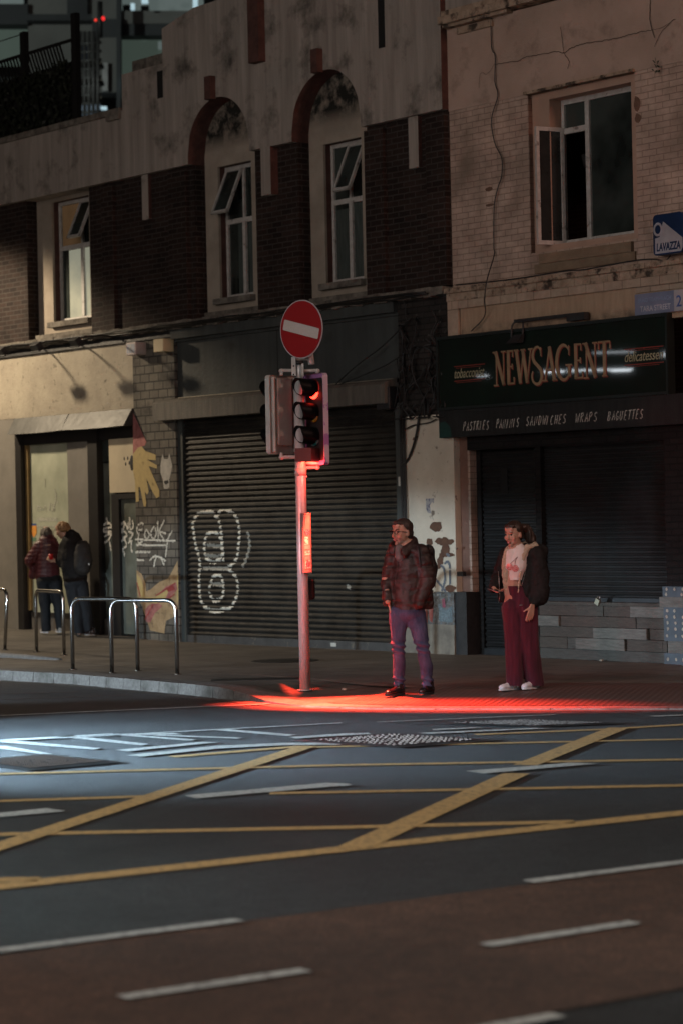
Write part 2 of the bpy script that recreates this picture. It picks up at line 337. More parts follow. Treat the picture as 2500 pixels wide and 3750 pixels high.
# ------------------------------------------------------------------ road, kerb, pavement
kp = [(-1600,1540)] ; 
KL = [D(*p) for p in ((0,1540),(160,1548),(320,1562),(430,1571),(512,1580))]
KR = [D(*p) for p in ((620,1613),(700,1622),(850,1627),(1000,1628),(1250,1628),(1568,1628))]
def so(p): q = Vector((p.x, p.y, PZ))-P0; return (q.dot(U), q.dot(N))
KS = [so(G(x, y, .12)) for x, y in KL]; KH = [.12]*len(KS)
q = D(566,1594); KS.append(so(G(*q, .07))); KH.append(.07)
KS += [so(G(x, y, .012)) for x, y in KR]; KH += [.012]*len(KR)
KS = [(-40, KS[0][1])]+KS; KH = [.12]+KH
sl = (KS[-1][1]-KS[-2][1])/(KS[-1][0]-KS[-2][0]); KS.append((13, KS[-1][1]+sl*(13-KS[-1][0]))); KH.append(.012)
def lerp_at(s, vals):
    for i in range(len(KS)-1):
        if s <= KS[i+1][0]:
            t = max(0, (s-KS[i][0])/max(1e-6, KS[i+1][0]-KS[i][0])); return vals[i]+(vals[i+1]-vals[i])*t
    return vals[-1]
KO = [k[1] for k in KS]
kerb_off = lambda s: max(1.2, lerp_at(s, KO)); kerb_h = lambda s: lerp_at(s, KH)
def pavz_so(s, o):
    q_ = min(1, max(0, (-s-5)/4)); r_ = min(1, max(0, 1-o/3.4)); k = kerb_off(s); h = kerb_h(s); t = min(1, max(0, (k-o)/1.9)); t = t*t*(3-2*t); return h+(PZ-h)*t+.115*q_*q_*(3-2*q_)*r_*r_*(3-2*r_)
def pavz(x, y):
    s, o = so(Vector((x, y, 0)))
    return 0. if o > kerb_off(s) else pavz_so(s, o)
W = lambda s, o, z: Vector((P0.x+U.x*s+N.x*o, P0.y+U.y*s+N.y*o, z))
def ground(px, py):
    z = .1
    for _ in range(12): p = G(px, py, z); z = .5*z+.5*pavz(p.x, p.y)
    return G(px, py, z)
r = MB(); r.face([(-90,-12,0),(90,-12,0),(90,150,0),(-90,150,0)]); struct(r, 'road', ASPH)
def pave_mat():
    m, nt, b = node_mat('paving slabs'); L = nt.links.new
    tc = nt.nodes.new('ShaderNodeTexCoord'); mp = nt.nodes.new('ShaderNodeMapping'); mp.inputs['Rotation'].default_value = (0, 0, -math.atan2(U.y, U.x)); L(tc.outputs['Object'], mp.inputs[0])
    bt = nt.nodes.new('ShaderNodeTexBrick'); L(mp.outputs[0], bt.inputs[0])
    for k, v in (('Color1', (.105,.096,.083,1)), ('Color2', (.145,.133,.115,1)), ('Mortar', (.035,.031,.027,1)), ('Scale', 1), ('Mortar Size', .012), ('Brick Width', .9), ('Row Height', .6), ('Mortar Smooth', .4)): bt.inputs[k].default_value = v
    no = nn(nt, 'ShaderNodeTexNoise', Scale=1.3, Detail=7, Roughness=.7); L(tc.outputs['Object'], no.inputs['Vector'])
    mr = nn(nt, 'ShaderNodeMapRange'); mr.inputs[1].default_value = .3; mr.inputs[2].default_value = .7; mr.inputs[3].default_value = .55; mr.inputs[4].default_value = 1.3; L(no.outputs[0], mr.inputs[0])
    mu = nn(nt, 'ShaderNodeVectorMath', operation='SCALE'); L(bt.outputs[0], mu.inputs[0]); L(mr.outputs[0], mu.inputs['Scale']); L(mu.outputs[0], b.inputs['Base Color'])
    b.inputs['Roughness'].default_value = .6
    f = nn(nt, 'ShaderNodeTexNoise', Scale=70, Detail=4); L(tc.outputs['Object'], f.inputs['Vector'])
    bp = nn(nt, 'ShaderNodeBump', Strength=.6, Distance=.012); L(f.outputs[0], bp.inputs['Height']); L(bp.outputs[0], b.inputs['Normal']); return m
PAVE = pave_mat()
pv = MB(); SS = [-40+i*.5 for i in range(76)]+[-2+i*.1 for i in range(150)]
VV = [0,.06,.12,.2,.3,.4,.55,.75,1.]
def prow(s):
    k = kerb_off(s)-.27; return [W(s, k*(1-v)-1.2*v, pavz_so(s, k*(1-v))) for v in VV]
last = prow(SS[0])
for s in SS[1:]:
    cur = prow(s)
    for j in range(len(VV)-1):
        f = pv.face([last[j], cur[j], cur[j+1], last[j+1]]); f.smooth = True
    last = cur
struct(pv, 'pavement', PAVE)
kb = MB(); s = -14.
while s < 12:
    l = .40 if s < 3.2 else .92; a, b_ = s+.004, s+l-.004; n = 3
    for i in range(n):
        x0, x1 = a+(b_-a)*i/n, a+(b_-a)*(i+1)/n
        A, B = kerb_off(x0), kerb_off(x1); h0, h1 = pavz_so(x0, A), pavz_so(x1, B)
        g0, g1 = pavz_so(x0, A-.28), pavz_so(x1, B-.28)
        kb.hexa([W(x0,A+.015,-.02), W(x1,B+.015,-.02), W(x1,B-.28,-.02), W(x0,A-.28,-.02), W(x0,A,h0+.003), W(x1,B,h1+.003), W(x1,B-.28,g1+.003), W(x0,A-.28,g0+.003)])
    s += l
struct(kb, 'kerb', KERB)
# drainage channel: smoother strip of dirt along the foot of the kerb
ch = MB()
for i in range(130):
    a, b_ = -14+i*.2, -13.8+i*.2
    ch.face([W(a, kerb_off(a)+.02, .003), W(b_, kerb_off(b_)+.02, .003), W(b_, kerb_off(b_)+.22, .003), W(a, kerb_off(a)+.22, .003)])
struct(ch, 'gutter', M('gutter grit', (.10,.092,.082), .75, col2=(.04,.038,.036), ns=5, nd=8, bump=.6, bs=60))
# narrow pale setts running behind the cycle stands
st = MB(); e = [ground(*D(*p)) for p in ((-250,1503),(108,1516),(300,1531),(430,1539),(565,1550),(784,1567),(960,1578))]
for a, b_ in zip(e, e[1:]):
    k = max(1, int((b_-a).length/.42))
    for i in range(k):
        p = a.lerp(b_, i/k+.01); q_ = a.lerp(b_, (i+1)/k-.01); n_ = Vector((-(q_-p).y, (q_-p).x, 0)).normalized()*.075
        st.face([Vector((*(v+w).xy, pavz(*(v+w).xy)+.004)) for v, w in ((p,-n_),(q_,-n_),(q_,n_),(p,n_))])
struct(st, 'paving_edging', M('pale setts', (.20,.18,.15), .75, col2=(.12,.108,.09), ns=8, bump=.4))
# tactile paving by the dropped kerb
def tact_mat():
    m, nt, b = node_mat('tactile paving'); L = nt.links.new
    tc = nt.nodes.new('ShaderNodeTexCoord'); mp = nt.nodes.new('ShaderNodeMapping'); mp.inputs['Rotation'].default_value = (0, 0, .35); mp.inputs['Scale'].default_value = (15, 15, 15); L(tc.outputs['Object'], mp.inputs[0])
    fr = nn(nt, 'ShaderNodeVectorMath', operation='FRACTION'); L(mp.outputs[0], fr.inputs[0])
    su = nn(nt, 'ShaderNodeVectorMath', operation='SUBTRACT'); L(fr.outputs[0], su.inputs[0]); su.inputs[1].default_value = (.5,.5,0)
    mz = nn(nt, 'ShaderNodeVectorMath', operation='MULTIPLY'); L(su.outputs[0], mz.inputs[0]); mz.inputs[1].default_value = (1,1,0)
    ln = nn(nt, 'ShaderNodeVectorMath', operation='LENGTH'); L(mz.outputs[0], ln.inputs[0])
    mr = nn(nt, 'ShaderNodeMapRange'); mr.inputs[1].default_value = .34; mr.inputs[2].default_value = .22; L(ln.outputs['Value'], mr.inputs[0])
    no = nn(nt, 'ShaderNodeTexNoise', Scale=1.5, Detail=6); L(tc.outputs['Object'], no.inputs['Vector'])
    mx = nn(nt, 'ShaderNodeMix', data_type='RGBA'); L(no.outputs[0], mx.inputs[0]); mx.inputs[6].default_value = (.06,.032,.027,1); mx.inputs[7].default_value = (.11,.062,.05,1)
    m2 = nn(nt, 'ShaderNodeMix', data_type='RGBA'); L(mr.outputs[0], m2.inputs[0]); L(mx.outputs[2], m2.inputs[6]); m2.inputs[7].default_value = (.125,.078,.066,1); L(m2.outputs[2], b.inputs['Base Color'])
    b.inputs['Roughness'].default_value = .5
    bp = nn(nt, 'ShaderNodeBump', Strength=1, Distance=.006); L(mr.outputs[0], bp.inputs['Height']); L(bp.outputs[0], b.inputs['Normal']); return m
tp = MB(); s = 4.6
def far_edge(s): return max(-.0, 3.55-max(0, s-4.6)*.62)
SA = [4.6+i*.1 for i in range(80)]
for a, b_ in zip(SA, SA[1:]):
    for i in range(10):
        def pt(s, t): o = (kerb_off(s)-.30)*(1-t)+min(far_edge(s), kerb_off(s)-.35)*t; return W(s, o, pavz_so(s, o)+.005)
        tp.face([pt(a, i/10), pt(b_, i/10), pt(b_, (i+1)/10), pt(a, (i+1)/10)])
struct(tp, 'tactile_paving', tact_mat())
# low worn kerb upstand at the far left of the pavement
lk = MB(); e = [G(*D(*p), PZ) for p in ((-220,1500),(-20,1508),(60,1513),(140,1517))]
lk.tube([v+Vector((0,0,.0)) for v in e], [.07,.07,.06,.03], 8)
struct(lk, 'low_kerb', KERB)

# red surfaced lane and asphalt patches
rl = MB(); far = [D(*p) for p in ((-500,2300),(0,2195),(300,2150),(550,2118),(784,2086),(1210,2030),(1568,1985),(2100,1915))]
near = [D(*p) for p in ((-500,3000),(0,2700),(600,2480),(1000,2385),(1279,2322),(1568,2269),(1900,2215),(2400,2135))]
for i in range(len(far)-1): rl.face([G(*near[i], .004), G(*near[i+1], .004), G(*far[i+1], .004), G(*far[i], .004)])
struct(rl, 'cycle_lane', REDL)
# painted lines
def line_on(mb, a, b_, w, z=.006, sk=0):
    A, B = G(*D(*a), z), G(*D(*b_), z); t = (B-A).normalized(); n_ = Vector((-t.y, t.x, 0))*w/2
    k = max(1, int((B-A).length/1.5))
    for i in range(k):
        p, q_ = A.lerp(B, i/k), A.lerp(B, (i+1)/k); mb.face([p-n_, q_-n_, q_+n_, p+n_])
yb = MB()
for a, b_, w in (((395,1738),(690,1714),.15), ((-300,1785),(784,1757),.14), ((784,1757),(1700,1742),.14), ((-300,1849),(362,1828),.14), ((620,1822),(1700,1801),.14),
                 ((-300,1922),(784,1900),.15), ((784,1900),(1318,1887),.15), ((-300,2068),(784,1950),.20), ((784,1950),(1310,1894),.20), ((1310,1894),(1760,1846),.20),
                 ((-250,2024),(90,2019),.15), ((700,1716),(1700,1695),.12), ((1090,1687),(1384,1675),.13), ((1384,1675),(1700,1656),.13)): line_on(yb, a, b_, w)
yd = MB()
for a, b_, w in (((-120,1982),(705,1713),.17), ((812,1946),(1185,1776),.20), ((1205,1757),(1420,1671),.19)): line_on(yd, a, b_, w, .008)
struct(yb, 'yellow_box_lines', YEL); struct(yd, 'yellow_box_diagonals', YEL)
wl = MB()
Z8 = lambda x, y: (x/2, 1442.6+y/2); Z9 = lambda x, y: (784+x/2, 1442.6+y/2)
def poly(mb, cc, pts, z=.010): mb.face([G(*D(*cc(*p)), z) for p in pts])
for P_ in (((0,514),(40,514),(465,551),(430,558),(0,524)), ((0,540),(30,541),(245,578),(200,580),(0,553)), ((262,498),(330,493),(685,532),(650,539)), ((490,488),(540,484),(905,512),(870,517)),
           ((530,560),(930,522),(1005,524),(590,566)), ((580,584),(1000,540),(1300,527),(1568,524),(1568,535),(1300,538),(1010,553),(650,590)), ((700,493),(740,489),(1115,503),(1090,508)),
           ((985,468),(1040,463),(1365,490),(1320,496)), ((520,486),(800,481),(842,488),(520,492)), ((1325,500),(1568,484),(1568,494),(1360,507)), ((0,512),(520,483),(520,487),(0,519)),
           ((0,849),(215,826),(305,840),(0,868)), ((848,768),(1500,710),(1568,712),(1568,724),(900,782))): poly(wl, Z8, P_)
for P_ in (((0,483),(120,481),(140,486),(0,494)), ((345,481),(880,458),(965,460),(400,486)), ((415,463),(600,455),(650,458),(420,469)), ((0,712),(30,714),(50,720),(0,727)),
           ((568,656),(1050,618),(1175,622),(650,668)), ((1410,403),(1568,397),(1568,401),(1440,406))): poly(wl, Z9, P_)
for a, b_, w in (((-200,1652),(620,1616),.06), ((0,1702),(784,1660),.07), ((864,1658),(1274,1641),.05), ((1210,2024),(1700,1962),.10), ((-200,2207),(552,2112),.095), ((1113,2170),(1456,2117),.095), ((280,2290),(702,2227),.095), ((900,2398),(1282,2330),.095)): line_on(wl, a, b_, w, .012)
struct(wl, 'white_lane_markings', WHITE)
pk = MB(); line_on(pk, (-200,1598), (180,1589), .1, .006); line_on(pk, (-200,1614), (300,1596), .08, .006)
struct(pk, 'faded_edge_lines', M('faded edge paint', (.16,.12,.11), .7, col2=(.06,.055,.052), ns=12, nd=8))

# studded inspection covers
STUD = M('worn iron cover', (.035,.034,.034), .5, metal=.5, col2=(.02,.02,.02), ns=14, bump=.4, bs=60)
STUT = M('polished iron studs', (.58,.58,.60), .3, metal=.9, col2=(.22,.22,.22), ns=14)
SURR = M('smooth patch asphalt', (.055,.057,.06), .42, col2=(.038,.04,.042), ns=3, bump=.15, bs=30)
def cover(corners, name, label, n=12, m_=9, grow=1.25, studh=.012, stm=None):
    Q = [G(*D(*p), 0) for p in corners]; c = sum(Q, Vector())/4; t = thing(name, label, 'manhole cover', c, 'studded covers set in the carriageway')
    Ql = [q_-c for q_ in Q]
    o = MB(); o.face([q_*grow+Vector((0,0,.0115)) for q_ in Ql]); o.build('asphalt_patch', SURR, t)
    o = MB(); o.face([q_+Vector((0,0,.0155)) for q_ in Ql])
    for i in range(n):
        for j in range(m_):
            if random.random() < .12: continue
            a, b_ = (i+.5+random.uniform(-.12,.12)+.25*(j%2))/(n+.3), (j+.5)/m_; P = lambda a, b_: (Ql[0].lerp(Ql[1], a)).lerp(Ql[3].lerp(Ql[2], a), b_)
            da, db = .27/n, .27/m_; cc = [P(a-da, b_), P(a, b_-db), P(a+da, b_), P(a, b_+db)]; mid = P(a, b_)
            top = [mid.lerp(q_, .65)+Vector((0,0,.0155+studh)) for q_ in cc]; bot = [q_+Vector((0,0,.0156)) for q_ in cc]
            o.mi = 1; o.hexa(bot+top); o.mi = 0
    o.build('cover_plate', [STUD, stm or STUT], t)
    f = MB()
    for i in range(4):
        a, b_ = Ql[i], Ql[(i+1) % 4]; f.face([a*1.06+Vector((0,0,.019)), b_*1.06+Vector((0,0,.019)), b_+Vector((0,0,.019)), a+Vector((0,0,.019))])
    f.build('cover_frame', STUD, t)
cover([(712,1704),(905,1717),(1095,1703),(905,1690)], 'manhole_cover', 'studded iron cover crossed by a yellow line, nearest in front of the signal pole', 17, 15, studh=.008)
cover([(1035,1664),(1225,1671),(1392,1664),(1205,1657)], 'manhole_cover', 'glinting studded iron cover in the road beyond the yellow box, below the woman', 22, 15, studh=.008)
cover([(-60,1752),(70,1769),(245,1753),(100,1738)], 'manhole_cover', 'iron cover at the left in a wet shiny patch lit by white light', 24, 22, studh=.005, stm=M('rusty studs', (.10,.085,.075), .4, metal=.6, ns=20))
mh = MB(); c = ground(*D(655,1518)); mh.tube([c+Vector((0,0,.001)), c+Vector((0,0,.006))], .42, 24)
tag(at_base(mh.build('pavement_cover', M('dark iron', (.03,.03,.03), .5, metal=.5, ns=8))), 'dark round cover in the pavement before the graffitied shutter', 'manhole cover')
mh = MB(); c = ground(*D(600,1560)); mh.box(c.x-.55, c.x+.45, c.y-.16, c.y+.14, c.z-.02, c.z+.006)
tag(at_base(mh.build('pavement_cover', MATS['dark iron'])), 'dark slotted cover in the pavement just left of the signal pole', 'manhole cover')
# litter
LIT = M('pale litter', (.5,.47,.4), .7, ns=30)
for (x, y), lab in (((104,1443), 'crumpled white wrapper against the dark shopfront post'), ((375,1446), 'crushed pale cup by the shop doorway behind the cycle stands'), ((790,1586), 'small white scrap lying in the red light beside the pole'), ((1380,1519), 'torn leaf scrap at the foot of the block plinth')):
    c = ground(*D(x, y)); o = MB(); sz = .02 if y > 1500 else .045
    o.ell(c+Vector((0,0,sz*.6)), (sz*1.5, sz, sz*.6), seg=7, ring=5)
    for v in o.bm.verts: v.co += Vector([random.uniform(-sz, sz)*.35 for _ in range(3)])
    tag(at_base(o.build('litter', LIT)), lab, 'litter')

# ------------------------------------------------------------------ the arched brick building
bA = thing('corner_building', 'soot-dark brick building with stepped cream parapet, two arched window niches and shuttered shops', 'building', mat=FM)
NI = [(-9.46,-7.63,0), (-4.87,-3.40,1), (-2.43,-.95,1)]    # niches: left, right, arched
OP = [(-9.02,-7.95), (-4.56,-3.76), (-2.12,-1.31)]
pf = MB()
ss = sorted(set([-18,-9.46,-7.63,-6.53,-6.33,-5.46,-4.7,.67]+[round(a+(b_-a)*i/28, 4) for a, b_, k in NI if k for i in range(29)]))
def top(s, right):
    if s < -6.53 or (s == -6.53 and not right): return 7.98-.004*(s+6.53)
    if s < -5.46 or (s == -5.46 and not right): return 8.52
    return 9.03+.16*min(1, (s+5.46)/.8)+.01*(s+5.46)
def bot(s, right):
    for a, b_, k in NI:
        if k and ((a < s < b_) or (s == a and right) or (s == b_ and not right)):
            c, r_ = (a+b_)/2, (b_-a)/2; return 7.09+math.sqrt(max(0, r_*r_-(s-c)**2))
    return 6.96
for a, b_ in zip(ss, ss[1:]):
    z0, z1, t0, t1 = bot(a, True), bot(b_, False), top(a, True), top(b_, False)
    pf.face([(a,-.1,z0),(b_,-.1,z1),(b_,-.1,t1),(a,-.1,t0)]); pf.face([(b_,.35,z1),(a,.35,z0),(a,.35,t0),(b_,.35,t1)])
    pf.face([(a,-.1,t0),(b_,-.1,t1),(b_,.35,t1),(a,.35,t0)])
    arched = any(k and x0 <= a and b_ <= x1 for x0, x1, k in NI)
    pf.face([(a,.25,z0),(b_,.25,z1),(b_,-.1,z1),(a,-.1,z0)], 1 if arched else 0)
for s in ss:
    if top(s, False) != top(s, True): pf.face([(s,-.1,top(s,False)),(s,.35,top(s,False)),(s,.35,top(s,True)),(s,-.1,top(s,True))])
    if abs(bot(s, False)-bot(s, True)) > .02: pf.face([(s,-.1,6.96),(s,.25,6.96),(s,.25,7.09),(s,-.1,7.09)], 1 if s in (NI[1][0], NI[2][0]) else 0)
pf.face([(.67,-.1,6.96),(.67,.35,6.96),(.67,.35,9.25),(.67,-.1,9.25)], 1)
pf.build('parapet', [STUC, TERR], bA)
pb = MB(); pb.fb(-6.36,-5.47,8.50,8.70,-.35,.02); pb.fb(-18,-6.56,7.94,8.03,-.3,.14); pb.fb(-6.9,-6.56,7.86,7.94,-.1,.16); pb.build('coping', CEM, bA)
sh = MB(); sh.fb(-5.60,-5.46,8.02,8.42,.1,.104); sh.build('dark_slot_sheet', DARK, bA)  # thin dark sheet standing in for the shade inside a slot
zs = [4.72,6.96]
bk = MB(); ssb = sorted(set([-18,.67]+[v for a, b_, k in NI for v in (a, b_)]))
cells(bk, ssb, zs, lambda s, z: not any(a < s < b_ for a, b_, k in NI), 0, -.35); bk.build('brick_wall', BRICK, bA)
pl = MB()
for a, b_ in ((-7.2,-6.9),(-5.44,-5.0),(-.93,-.55),(.30,.66)): pl.fb(a, b_, 4.72, 6.9, 0, .07)
pl.build('brick_pier', BRICK, bA)
nb = MB()
for (a, b_, k), (o0, o1) in zip(NI, OP):
    t_ = 7.9 if k else 7.0
    cells(nb, [a-.1, o0, o1, b_+.1], [4.6, 4.99, 6.90, t_], lambda s, z: not (o0 < s < o1 and 4.99 < z < 6.9), -.2, -.24)
nb.build('niche_panel', STUB, bA)
rv = MB()
for (o0, o1) in OP: rv.face([(o0,.24,4.99),(o0,.40,4.99),(o0,.40,6.9),(o0,.24,6.9)]); rv.face([(o1,.24,4.99),(o1,.40,4.99),(o1,.40,6.9),(o1,.24,6.9)]); rv.face([(o0,.24,6.9),(o1,.24,6.9),(o1,.40,6.9),(o0,.40,6.9)])
rv.build('window_reveal', TERR, bA)
si = MB()
for (a, b_, k), (o0, o1) in zip(NI, OP):
    si.fb(o0-.05, o1+.05, 4.90, 4.985, -.40, -.10); si.fb(a+.08, b_-.06, 4.73, 4.80, -.2, -.08)
si.build('sill', CEM, bA)
def add_window(o0, o1, z0, z1, off, tr, parent, mull=.5, curtain=None, tilt=1):
    w = MB(); t = .055; d0, d1 = off-.05, off
    w.fb(o0, o0+t, z0, z1, d0, d1); w.fb(o1-t, o1, z0, z1, d0, d1); w.fb(o0+t, o1-t, z0, z0+t, d0, d1); w.fb(o0+t, o1-t, z1-t, z1, d0, d1)
    w.fb(o0+t, o1-t, tr-.035, tr+.035, d0, d1+.008); m_ = o0+(o1-o0)*mull; w.fb(m_-.035, m_+.035, z0+t, tr-.035, d0, d1+.006)
    w.fb(m_-.02, m_+.02, tr+.035, z1-t, d0, d1+.004)
    wo = w.build('window_frame', FRAM, parent)
    g = MB(); g.face([(o0+t,-(off-.03),z0+t),(o1-t,-(off-.03),z0+t),(o1-t,-(off-.03),z1-t),(o0+t,-(off-.03),z1-t)]); g.build('window_pane', GLAS, wo)
    if tilt:   # top-hung light pushed open
        a, b_ = (o0+t, m_) if tilt == 2 else (m_, o1-t); R_ = Matrix.Translation((0, -off-.01, z1-t)) @ Matrix.Rotation(math.radians(-24), 4, 'X'); h = z1-t-tr-.035
        q_ = MB()
        for x0, x1, y0, y1 in ((a,a+.035,-h,0),(b_-.035,b_,-h,0),(a,b_,-h,-h+.04),(a,b_,-.03,0)): q_.box(x0, x1, -.02, .02, y0, y1, R_)
        qo = q_.build('open_sash', FRAM, wo)
        g = MB(); g.face([R_@Vector(p) for p in ((a+.03,0,-h+.03),(b_-.03,0,-h+.03),(b_-.03,0,-.02),(a+.03,0,-.02))]); g.build('window_pane', GLAS, qo)
    if curtain:
        q_ = MB()
        for x0, x1, y0, y1 in curtain[0]:
            n_ = 12
            for i in range(n_):
                u0, u1 = x0+(x1-x0)*i/n_, x0+(x1-x0)*(i+1)/n_; q_.face([(u0,-(off-.027+.001*(i%2)),y0),(u1,-(off-.027+.001*((i+1)%2)),y0),(u1,-(off-.027+.001*((i+1)%2)),y1),(u0,-(off-.027+.001*(i%2)),y1)])
        q_.build('net_curtain', curtain[1], wo)
    return wo
NET = M('lit net curtain', (.3,.3,.22), .9, col2=(.16,.16,.12), ns=2.5, emit=(.46,.47,.36), es=.42)
NET2 = M('lit brown curtain', (.3,.18,.09), .9, ns=3, emit=(.35,.22,.10), es=.06)  # faint glow put into the curtain itself
w1 = add_window(-9.02, -7.95, 4.99, 6.9, -.33, 6.16, bA, .62, ([(-8.78,-8.40,5.05,6.12),(-8.32,-8.01,5.05,6.12)], NET), 1)
q_ = MB(); q_.face([(-8.95,-(-.356),6.2),(-8.40,-(-.356),6.2),(-8.40,-(-.356),6.84),(-8.95,-(-.356),6.84)]); q_.build('curtain', NET2, w1)
NET3 = M('dim green curtain', (.06,.075,.066), .9, col2=(.03,.04,.036), ns=4, streak=(9,1))
add_window(-4.56, -3.76, 4.99, 6.9, -.33, 6.10, bA, .55, ([(-4.30,-4.16,5.05,6.06),(-4.05,-3.82,5.05,6.06)], NET3), 2)
add_window(-2.12, -1.31, 4.99, 6.9, -.33, 6.10, bA, .5, ([(-1.68,-1.37,5.05,6.06),(-2.06,-1.80,5.05,6.0)], NET3), 1)
ks = MB(); ks.fb(-1.86,-1.72,7.80,8.12,.1,.2); ks.fb(-4.30,-4.16,7.80,8.13,.1,.2); ks.build('keystone', TERR, bA)
bt_ = MB(); bt_.fb(-3.22,-2.98,8.15,9.2,.1,.22); bt_.build('parapet_rib', TERR, bA)
sl_ = MB(); sl_.fb(-.55,-.42,7.93,9.2,.1,.104); sl_.build('dark_slot_sheet', DARK, bA)  # another dark sheet in place of a shaded slot
dr = MB()
for a, b_, o in ((-6.12,-5.95,.06),(-3.10,-2.88,.13),(-.04,.15,.06)): dr.fb(a, b_, 6.29, 6.957, 0, o)
n0 = len(SPLITS); dr.build('pendant_block', [STUC, TERR], bA)
for do in SPLITS[n0:]:
    for f in do.data.polygons:
        if f.normal.x > .9: f.material_index = 1  # right-facing sides take the red light tint
# string course with ragged cables and dirt
lg = MB(); n_ = 150
for i in range(n_):
    a, b_ = -18+18.6*i/n_, -18+18.6*(i+1)/n_; lg.fb(a, b_, 4.60+.012*math.sin(i*1.7), 4.715+.02*noise.noise(Vector((i*.4,0,0))), -.1, .10+.02*noise.noise(Vector((i*.7,5,0))))
lg.build('string_course', CEM, bA)
# ground floor, shop at the left
gl = MB(); gl.fb(-18,-6.54,3.50,4.50,-.12,-.02); gl.build('shop_fascia', LSTU, bA)
gl = MB(); gl.fb(-18,-9.95,0,3.50,-.12,-.025); gl.build('shop_pier', LPAN, bA)
sd = MB(); sd.fb(-18,-5.46,4.50,4.60,-.12,.03); sd.build('gap_shadow_strip', BLK, bA)  # black strip put in for the shadow gap under the ledge
gp = MB(); gp.fb(-6.54,-5.46,0,4.50,-.12,.0); gp.build('brick_pilaster', GBRK, bA)
cn = MB()
for a, b_, k in ((-9.92,-8.32,0),(-8.29,-6.56,1)):
    m_ = 8
    for i in range(m_):
        x0, x1 = a+(b_-a)*i/m_, a+(b_-a)*(i+1)/m_; s0 = .012*math.sin(i/m_*math.pi); s1 = .012*math.sin((i+1)/m_*math.pi)
        cn.hexa([(x0,-.16-.02*k,3.24-s0),(x1,-.16-.02*k,3.24-s1),(x1,0,3.24-s1),(x0,0,3.24-s0),(x0,-.02,3.495),(x1,-.02,3.495),(x1,.0,3.495),(x0,.0,3.495)])
cn.build('canopy', ZINC, bA)
bw = MB(); bw.fb(-9.95,-6.54,0,3.3,-.75,-.70); bw.build('shop_backing', DARK, bA)
pw = MB(); pw.fb(-9.95,-9.78,0,3.3,-.2,0); pw.fb(-7.86,-7.60,0,3.3,-.2,-.02); pw.fb(-9.78,-7.86,3.06,3.26,-.2,-.06); pw.fb(-7.60,-6.54,3.06,3.26,-.2,-.08); pw.fb(-7.30,-7.10,0,2.22,-.2,-.07); pw.fb(-7.10,-6.62,2.14,2.22,-.2,-.07); pw.fb(-9.7,-7.86,.30,.37,-.2,-.09)
pw.build('shop_post', M('dark shopfront timber', (.018,.016,.015), .5, ns=6), bA)
yw = MB(); yw.fb(-9.78,-9.70,.4,3.06,-.2,-.08); yw.build('window_trim', M('ochre trim', (.24,.16,.06), .7, ns=5), bA)
BLIND = M('pale green shop blind', (.42,.44,.33), .55, col2=(.28,.30,.22), ns=1.6, nd=6, spec=.6)
sg = MB(); sg.fb(-9.70,-8.56,.37,3.06,-.16,-.13); sg.build('shop_window', BLIND, bA)
sg = MB(); sg.fb(-8.56,-7.86,.0,3.1,-.2,-.10); sg.build('shop_panel', LPAN, bA)
sg = MB(); sg.fb(-7.60,-7.30,.3,2.70,-.2,-.14); sg.fb(-7.10,-6.62,.08,2.14,-.2,-.12); sg.build('glazed_strip', M('dusty glass', (.17,.185,.155), .3, col2=(.07,.075,.06), ns=2.2, spec=.7), bA)
sg = MB(); sg.fb(-7.60,-7.32,2.72,3.06,-.2,-.13); sg.build('glazed_strip', GLAS, bA)
sg = MB(); sg.fb(-7.32,-6.56,2.24,3.06,-.2,-.06); sg.build('cream_board', M('cream board', (.55,.47,.32), .7, col2=(.46,.39,.27), ns=2), bA)
sg = MB(); sg.fb(-9.70,-7.3,0,.30,-.2,-.10); sg.build('stall_riser', M('dark stall riser', (.12,.105,.09), .8, col2=(.05,.045,.04), ns=4, bump=.4), bA)
st_ = MB()
for x, y in ((793,1358),(815,1355),(802,1392),(825,1385)):
    s, z = F(*c4(x, y), -.055); st_.ell((s, .06, z), (.02, .004, .03), seg=8, ring=5)
s, z = F(*c4(842,1385), -.055); st_.ell((s, .06, z), (.06, .004, .12), seg=10, ring=6); st_.build('painted_spots', BLK, bA)
# posters and faded lettering on the shop window
def fsheet(pts, cc, off, name, mat, parent=bA):
    o = MB(); o.face([(s, -off, z) for s, z in (F(*cc(*p), off) for p in pts)]); return o.build(name, mat, parent)
fsheet([(240,340),(370,340),(368,362),(242,366)], c5, -.126, 'window_lettering', M('faded lettering', (.5,.5,.42), .6, ns=40, lo=.45, hi=.55, col2=(.25,.26,.2)))
fsheet([(240,392),(370,392),(370,402),(240,402)], c5, -.126, 'window_lettering', MATS['faded lettering'])
fsheet([(255,415),(368,412),(368,480),(255,480)], c5, -.127, 'window_notice', M('notice paper', (.36,.35,.26), .7, ns=14, lo=.45, hi=.52, col2=(.2,.2,.15)))
fsheet([(200,378),(232,378),(232,392),(200,392)], c5, -.125, 'poster', M('blue poster', (.06,.12,.3), .7))
fsheet([(198,392),(234,392),(236,440),(218,468),(200,440)], c5, -.124, 'poster', M('orange poster', (.65,.22,.04), .7, col2=(.7,.35,.06), ns=18))
fsheet([(198,468),(232,468),(232,490),(198,490)], c5, -.125, 'poster', M('green poster', (.12,.22,.14), .7))
def near_seg(p, a, b_):
    ab = b_-a; t = max(0, min(1, (p-a).dot(ab)/max(1e-9, ab.length_squared))); return (p-(a+ab*t)).length
